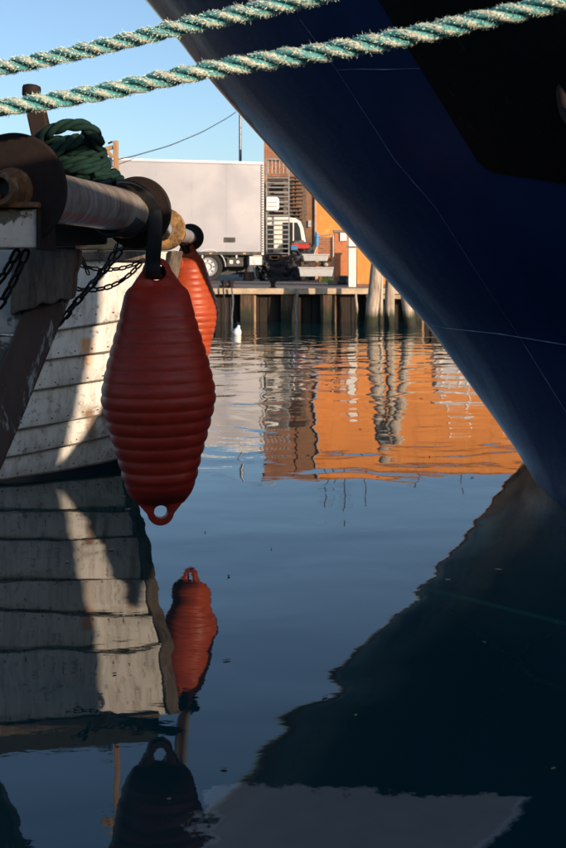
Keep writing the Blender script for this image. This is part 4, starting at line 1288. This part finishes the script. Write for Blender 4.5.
# black strap holding fender one
def band(pts, wdir, wdt, th):
    """flat band along pts"""
    m_ = MB(); pts = [V(p) for p in pts]; rings = []
    for i, p in enumerate(pts):
        a_ = pts[max(0, i-1)]; b_ = pts[min(len(pts)-1, i+1)]; t_ = (b_ - a_).normalized()
        wv = V(wdir); wv = (wv - t_ * wv.dot(t_)).normalized(); nv = t_.cross(wv)
        ww = wdt[i] if isinstance(wdt, list) else wdt
        ring = []
        for k in range(12):
            an = 2 * pi * k / 12
            cx = cos(an); sx = sin(an)
            ring.append(p + wv * (abs(cx) ** .5 * (1 if cx > 0 else -1) * ww / 2) + nv * (abs(sx) ** .8 * (1 if sx > 0 else -1) * th / 2))
        rings.append(ring)
    m_.rings(rings); return m_
st = empty('hanging_strap', AXR1, 0, label='thick black strap looped over the near roller, holding the red fender', cat='strap')
cR = AXR0.lerp(AXR1, .885)
hole = P(157, 274, 4.63)
sd = V((axd.y, -axd.x, 0)).normalized(); rr = .094
arc = []
for k in range(16):
    an = radians(5 + 330 * k / 15); cR = AXR0.lerp(AXR1, .945 - .17 * min(1, k / 4.0) + .05 * max(0, k - 4) / 11); arc.append(cR + sd * (rr * cos(an)) + V((0, 0, rr * sin(an))))
front = [hole + V((-.012, -.036, .002)), hole + V((-.012, -.044, .05)), hole.lerp(arc[0], .5) + V((0, -.03, 0)), hole.lerp(arc[0], .85) + V((.006, -.012, 0))]
back = [arc[-1].lerp(hole, .5) + V((0, .03, 0)), hole + V((-.01, .046, .05)), hole + V((-.005, .045, 0))]
loop_ = [hole + V((-.004, .040, .03)), hole + V((-.004, .036, -.006)), hole + V((-.008, 0, -.012))] + front + arc
# smooth it
def smooth_path(p, it=2):
    for _ in range(it):
        q = [p[0]]
        for a_, b_ in zip(p, p[1:]): q += [a_.lerp(b_, .25), a_.lerp(b_, .75)]
        q.append(p[-1]); p = q
    return p
lp_ = smooth_path(loop_)
keep(band(lp_, (axd * .4 + V((1, 0, 0))).normalized(), .062, .026).build('webbing', M['black_rubber'], smooth=60), st)
for off in (.017, .024):
    q = [p + axd * off + V((0, 0, 0)) for p in lp_[int(len(lp_)*.06):int(len(lp_)*.5)]]
    qq = []
    for p in q:
        rad = (p - cR); rad = (rad - axd * rad.dot(axd)); 
        qq.append(p + V((.5, -.85, .1)).normalized() * .0115)
    m_ = MB(); m_.tube(qq, .0016, 5); keep(m_.build('stitching', M['steel_pale'], smooth=True), st)

# ---------------------------------------------------------------- twisted ropes
def twisted(path, R, pitch, sgn=1, nseg=10, step=.006, jitter=.06, phase=0.0):
    """three strands laid round the path; returns MB and the strand paths"""
    path = [V(p) for p in path]
    cum = [0]
    for a_, b_ in zip(path, path[1:]): cum.append(cum[-1] + (b_ - a_).length)
    Ltot = cum[-1]; n = max(8, int(Ltot / step)); mbr = MB(); out = []
    # resample with frames
    pts = []; j = 0
    for i in range(n + 1):
        s_ = Ltot * i / n
        while j < len(cum) - 2 and cum[j+1] < s_: j += 1
        u = (s_ - cum[j]) / max(1e-9, cum[j+1] - cum[j]); pts.append(path[j].lerp(path[j+1], u))
    t_ = (pts[1] - pts[0]).normalized(); up = V((0, 0, 1)) if abs(t_.z) < .9 else V((1, 0, 0)); a = t_.cross(up).normalized()
    frames = []
    for i in range(n + 1):
        t_ = (pts[min(n, i+1)] - pts[max(0, i-1)]).normalized(); a = (a - t_ * a.dot(t_)).normalized(); frames.append((a.copy(), t_.cross(a), t_))
    for k in range(3):
        sp = []
        for i in range(n + 1):
            an = sgn * 2 * pi * (Ltot * i / n) / pitch + k * 2 * pi / 3 + phase
            a, b, t_ = frames[i]; rr = R * .54 * (1 + .06 * noise.noise(pts[i] * 14 + V((k, 0, 0))))
            sp.append(pts[i] + a * cos(an) * rr + b * sin(an) * rr)
        out.append((sp, frames))
        rs_ = [R * .50 * (1 + .12 * noise.noise(p * 40)) for p in sp]
        mbr.tube(sp, rs_, nseg, jitter=jitter)
    return mbr, out, pts

def mooring_rope(pxs, R, label):
    path = smooth_path([P(*q) for q in pxs], 3)
    r = empty('mooring_rope', path[0], 0, label=label, cat='rope', group='mooring ropes crossing the top of the picture')
    m_, strands, pts = twisted(path, R, R * 9.0, 1, 14, .004, .05)
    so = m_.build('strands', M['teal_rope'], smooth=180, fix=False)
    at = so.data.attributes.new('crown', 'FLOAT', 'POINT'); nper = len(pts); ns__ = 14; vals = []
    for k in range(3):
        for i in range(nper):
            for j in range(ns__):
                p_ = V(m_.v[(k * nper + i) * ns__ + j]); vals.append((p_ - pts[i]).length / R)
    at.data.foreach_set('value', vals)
    keep(so, r)
    fz = MB()
    for sp, fr in strands:
        for i in range(0, len(sp) - 1):
            c = pts[min(i, len(pts)-1)]
            for _ in range(11):
                a, b, t_ = fr[i]
                an = random.random() * 2 * pi
                nv = (a * cos(an) + b * sin(an)); out_ = (sp[i] - c).normalized()
                if nv.dot(out_) < -.1: continue
                base = sp[i] + nv * R * .54 + t_ * random.uniform(-.004, .004)
                l_ = random.uniform(.003, .008) * (2.0 if random.random() < .06 else 1)
                d_ = (nv * random.uniform(.2, 1.0) + t_ * random.uniform(-1.1, 1.1) + V((random.uniform(-.4, .4), random.uniform(-.4, .4), random.uniform(-.5, .3)))).normalized()
                w_ = t_.cross(d_)
                if w_.length < .05: w_ = a
                w_ = w_.normalized() * random.uniform(.0006, .0014)
                tip = base + d_ * l_; mid = base + d_ * l_ * .55 + nv * l_ * .1
                fz.add([base - w_, base + w_, mid + w_ * .8, mid - w_ * .8, tip], [(0, 1, 2, 3), (3, 2, 4)])
    o = keep(fz.build('fibres', M['rope_fuzz'], fix=False), r); o['kind'] = 'stuff'
    return r

mooring_rope([(-900, 190, 4.3), (-600, 158, 4.0), (-350, 124, 3.75), (-120, 88, 3.55), (-40, 75, 3.5), (0, 68, 3.45), (50, 58.5, 3.4), (100, 47, 3.35), (150, 35, 3.3), (200, 22, 3.25), (260, 9, 3.2), (320, -5, 3.15), (420, -30, 3.05), (640, -95, 2.9)], .0225, 'upper frayed teal mooring rope crossing the sky, leaving at the top')
mooring_rope([(-900, 196, 4.2), (-600, 178, 3.9), (-350, 152, 3.65), (-120, 124, 3.45), (-40, 113, 3.4), (0, 108, 3.35), (50, 101, 3.32), (100, 92.5, 3.29), (150, 82, 3.26), (200, 71.5, 3.22), (260, 61, 3.2), (330, 51, 3.15), (400, 38, 3.1), (480, 20, 3.05), (566, 0, 3.0), (660, -25, 2.9), (760, -55, 2.8)], .0245, 'lower thicker frayed teal mooring rope running to the right edge')

# green coil
cr = empty('rope_coil', P(80, 180, 4.5), 0, label='dark green coiled rope heaped on the near roller', cat='rope')
def px_path(l, Y0=4.45): return [P(x_, y_, Y0 + d_) for x_, y_, d_ in l]
coils = []
cpx = V((80, 0, 0))
rnd = random.Random(4)
# each turn: an ellipse seen from the side, tilted
turns = [(94, 179, 27, 3, .11, 9), (84, 172, 32, 3, .12, 12), (77, 163, 32, 3, .12, 6), (73, 153, 30, 3, .12, 3), (70, 143, 30, 3, .12, -5)]
path = []
for ti, (cx, cy, rx, ry, rd, tilt) in enumerate(turns):
    for k in range(28):
        an = 2 * pi * k / 28 - pi / 2 + ti * .8
        x_ = cx + rx * cos(an) * (1 + .05 * rnd.uniform(-1, 1)); 
        y_ = cy + (rx * cos(an)) * -sin(radians(tilt)) * -1 * .45 + ry * sin(an) * .8 + rnd.uniform(-1.6, 1.6)
        path.append((x_, y_, rd * sin(an)))
pp_ = px_path(path, 4.50)
def relax(p, it):
    for _ in range(it):
        p = [p[0]] + [(p[i-1] + p[i] * 2 + p[i+1]) / 4 for i in range(1, len(p)-1)] + [p[-1]]
    return p
pp_ = smooth_path(relax(pp_, 3), 1)
m_, _, _ = twisted(pp_, .0235, .0235 * 7, -1, 8, .006, .10)
keep(m_.build('turns', M['green_rope'], smooth=180, fix=False), cr)
# arching bight over the top
b1 = [(34, 146, -.02), (41, 138, -.08), (50, 131, -.12), (62, 126, -.13), (76, 124, -.13), (88, 127, -.12), (96, 134, -.11), (99, 143, -.08), (96, 150, .0), (86, 150, .04)]
m_, _, _ = twisted(smooth_path(px_path(b1, 4.46), 2), .0245, .0245 * 7, -1, 8, .006, .10); keep(m_.build('bight', M['green_rope'], smooth=180, fix=False), cr)
b1 = [(44, 158, -.15), (54, 150, -.17), (66, 145, -.17), (78, 139, -.15), (86, 137, -.1), (93, 140, .02)]
m_, _, _ = twisted(smooth_path(px_path(b1, 4.5), 2), .0245, .0245 * 7, -1, 8, .006, .10); keep(m_.build('bight', M['green_rope'], smooth=180, fix=False), cr)
# green lanyard of the second fender
ln_ = empty('fender_lanyard', P(186, 240, 8.2), 0, label='green cord over the far roller, holding the orange fender', cat='rope')
c2 = AXR2.lerp(AXR3, .94)
hp = P(187.5, 250, 8.2); pth = [hp + V((0, .04, 0)), hp + V((0, 0, -.02)), hp + V((0, -.05, 0)), hp + V((-.01, -.06, .08)), c2 + V((.052, -.03, .0)), c2 + V((.03, -.03, .05)), c2 + V((-.01, 0, .06)), c2 + V((-.045, 0, .03)), c2 + V((-.03, .02, -.04)), hp + V((0, .05, .05)), hp + V((0, .045, 0))]
m_, _, _ = twisted(smooth_path(pth, 2), .017, .1, -1, 6, .008, .05); keep(m_.build('cord', M['green_rope'], smooth=180, fix=False), ln_)

# rusty samson post
sp_ = empty('samson_post', P(35, 130, 4.7), 0, label='dark rusty iron post rising behind the near disc', cat='post')
a = P(45, 150, 4.7); b = P(33, 96, 4.7)
m_ = MB(); m_.tube([a, b], [.040, .038], 4); m_ = MB()
ux = V((1, 0, 0)); 
q0 = [a + V((-.038, -.03, 0)), a + V((.038, -.03, 0)), a + V((.038, .04, 0)), a + V((-.038, .04, 0))]
q1 = [b + V((-.036, -.03, 0)), b + V((.036, -.03, 0)), b + V((.036, .04, 0)), b + V((-.036, .04, 0))]
m_.hexa(q0, q1); keep(m_.build('shaft', M['rust_dark'], bevel=.006), sp_)
c = P(31, 92, 4.7); m_ = MB(); m_.lathe(c + V((0, 0, -.02)), (.1, 0, 1), [(0, .032), (.006, .036), (.035, .038), (.045, .034), (.05, .02)], 16)
keep(m_.build('cap', M['rust_dark'], smooth=40), sp_)

# wooden gallows with a sign on the boat
gw = empty('wooden_frame', P(116, 175, 7.62), 0, label='sunlit wooden post with a braced arm behind the rope coil', cat='frame')
def beam_px(p0, p1, w_, Y, name, mat=M['wood_lit']):
    a = P(*p0, Y); b = P(*p1, Y); t_ = (b - a).normalized(); s_ = V((t_.z, 0, -t_.x)) * w_ / 2; dy = V((0, w_ * .9, 0))
    m_ = MB(); m_.hexa([a - s_, a + s_, a + s_ + dy, a - s_ + dy], [b - s_, b + s_, b + s_ + dy, b - s_ + dy]); return keep(m_.build(name, mat, bevel=.004), gw)
beam_px((116.5, 222), (115.5, 140.5), .033, 7.62, 'post')
beam_px((112.8, 147), (99, 150.5), .026, 7.63, 'arm')
beam_px((112.6, 157), (107, 151), .023, 7.61, 'brace')
beam_px((112.5, 141.5), (108, 143.5), .012, 7.62, 'peg', M['rust_dark'])
sg = empty('name_board', P(107, 160, 8.8), 0, label='small white board with blue letters behind the rope coil', cat='sign')
a = P(97, 167, 8.8); b = P(112.2, 157, 8.8)
m_ = MB(); m_.box((a.x, 8.8, a.z), (b.x, 8.82, b.z)); keep(m_.build('board', M['sign_white']), sg)
cu = bpy.data.curves.new('lettering', 'FONT'); cu.body = 'F R'; cu.size = .048; cu.extrude = .002
cu.materials.append(M['blue_ink'])
tmp_ = bpy.data.objects.new('tmp', cu); COL.objects.link(tmp_); bpy.context.view_layer.update(); me_ = bpy.data.meshes.new_from_object(tmp_.evaluated_get(bpy.context.evaluated_depsgraph_get())); bpy.data.objects.remove(tmp_); lt = bpy.data.objects.new('lettering', me_); lt.location = (P(103, 0, 8.8).x, 8.797, P(0, 162.6, 8.8).z); lt.rotation_euler = (pi/2, 0, 0); COL.objects.link(lt); keep(lt, sg)
# post that carries the board down to the deck
m_ = MB(); m_.box((a.x, 8.823, 1.35), (a.x + .04, 8.86, b.z)); keep(m_.build('upright', M['wood_lit']), sg)

# ---------------------------------------------------------------- chains
def link_mesh(L, W, r, name='link'):
    """stadium link, long axis X, lying in the XY plane"""
    m_ = MB(); pts = []
    h = (L - W) / 2
    for k in range(7): an = -pi/2 + pi * k / 6; pts.append((h + cos(an) * (W/2 - r), sin(an) * (W/2 - r), 0))
    for k in range(7): an = pi/2 + pi * k / 6; pts.append((-h + cos(an) * (W/2 - r), sin(an) * (W/2 - r), 0))
    m_.tube(pts, r, 6, loop=True)
    o = m_.build(name, M['rust_dark'], smooth=180); me = o.data; bpy.data.objects.remove(o); return me

def chain(path, L, label, mat='rust_dark', group='rusty chains hanging from the boat'):
    me = link_mesh(L, L * .62, L * .10)
    me.materials.clear(); me.materials.append(M[mat])
    r = empty('chain', path[0], 0, label=label, cat='chain', group=group)
    pitch = L * .80 * .97; path = smooth_path(path, 2)
    cum = [0]
    for a_, b_ in zip(path, path[1:]): cum.append(cum[-1] + (b_ - a_).length)
    n = int(cum[-1] / pitch); j = 0
    def at_(s_):
        s_ = min(max(s_, 0), cum[-1] - 1e-6)
        for j in range(len(cum) - 1):
            if cum[j+1] >= s_: return path[j].lerp(path[j+1], (s_ - cum[j]) / max(1e-9, cum[j+1] - cum[j]))
        return path[-1]
    for i in range(n):
        a_ = at_(i * pitch); b_ = at_((i + 1) * pitch); t_ = (b_ - a_).normalized()
        q = t_.to_track_quat('X', 'Z') @ Matrix.Rotation(radians(35 + 90 * (i % 2)) + random.uniform(-.25, .25), 3, 'X').to_quaternion()
        o = bpy.data.objects.new('link', me); COL.objects.link(o)
        o.parent = r; o.location = (a_ + b_) / 2 - r.location; o.rotation_mode = 'QUATERNION'; o.rotation_quaternion = q
    return r

chain([P(66, 287, 7.25), P(85, 290.5, 7.25), P(104, 289, 7.25), P(118, 283.5, 7.25), P(131, 274, 7.3), P(145, 259, 7.35)], .062, 'lower sagging chain across the sunlit white planks')
chain([P(72, 262, 7.2), P(92, 269, 7.2), P(110, 270, 7.2), P(128, 267.5, 7.25), P(146, 259, 7.3)], .055, 'upper taut chain from post to rail above the sunlit planks')
chain([P(58, 326, 5.1), P(75, 305, 5.1), P(88, 289, 5.1), P(104, 271, 5.1), P(120, 252, 5.1), P(128, 242, 5.1)], .055, 'thick black chain slanting down to the left beside the raking post', 'black_iron')
chain([P(56, 326, 5.05), P(80, 298, 5.05), P(95, 281, 5.05), P(112, 258, 5.05), P(118, 242, 5.05)], .052, 'second black chain lying along the slanting thick one', 'black_iron')
chain([P(62, 255, 5.75), P(50, 262, 5.75), P(34, 280, 5.75), P(14, 290, 5.75), P(0, 298, 5.75), P(-25, 306, 5.75)], .05, 'chain seen only mirrored in the water at the bottom left corner', 'black_iron')
chain([P(27, 250, 4.3), P(20, 268, 4.3), P(12, 285, 4.3), P(2, 303, 4.3), P(-14, 318, 4.35), P(-40, 328, 4.4)], .064, 'heavy rusty chain hanging under the painted bracket at left edge')
chain([P(18, 250, 4.3), P(10, 266, 4.3), P(3, 277, 4.3), P(-12, 292, 4.3), P(-40, 300, 4.4)], .064, 'shorter heavy rusty chain leaving the left edge under the bracket')
chain([P(82, 257, 7.2), P(86, 268, 7.2), P(90, 278, 7.2)], .05, 'short chain end dangling beside the weathered block')

mb = MB(); rd = random.Random(11)
for i in range(46):
    x = rd.uniform(-1.1, 2.2); y = rd.uniform(3.0, 16); x = x * y / 6
    a_ = rd.uniform(0, 6.28); l_ = rd.uniform(.004, .012) * (1 + y / 10); w_ = l_ * rd.uniform(.25, .6)
    u = V((cos(a_), sin(a_), 0)); v_ = V((-sin(a_), cos(a_), 0)); c = V((x, y, .003))
    mb.prism([c - u * l_, c - v_ * w_, c + u * l_, c + v_ * w_], (0, 0, .003))
tag(mb.build('floating_debris', M['pallet_wood']), 'scattered bits of wood and leaf floating on the water', 'debris', kind='stuff')
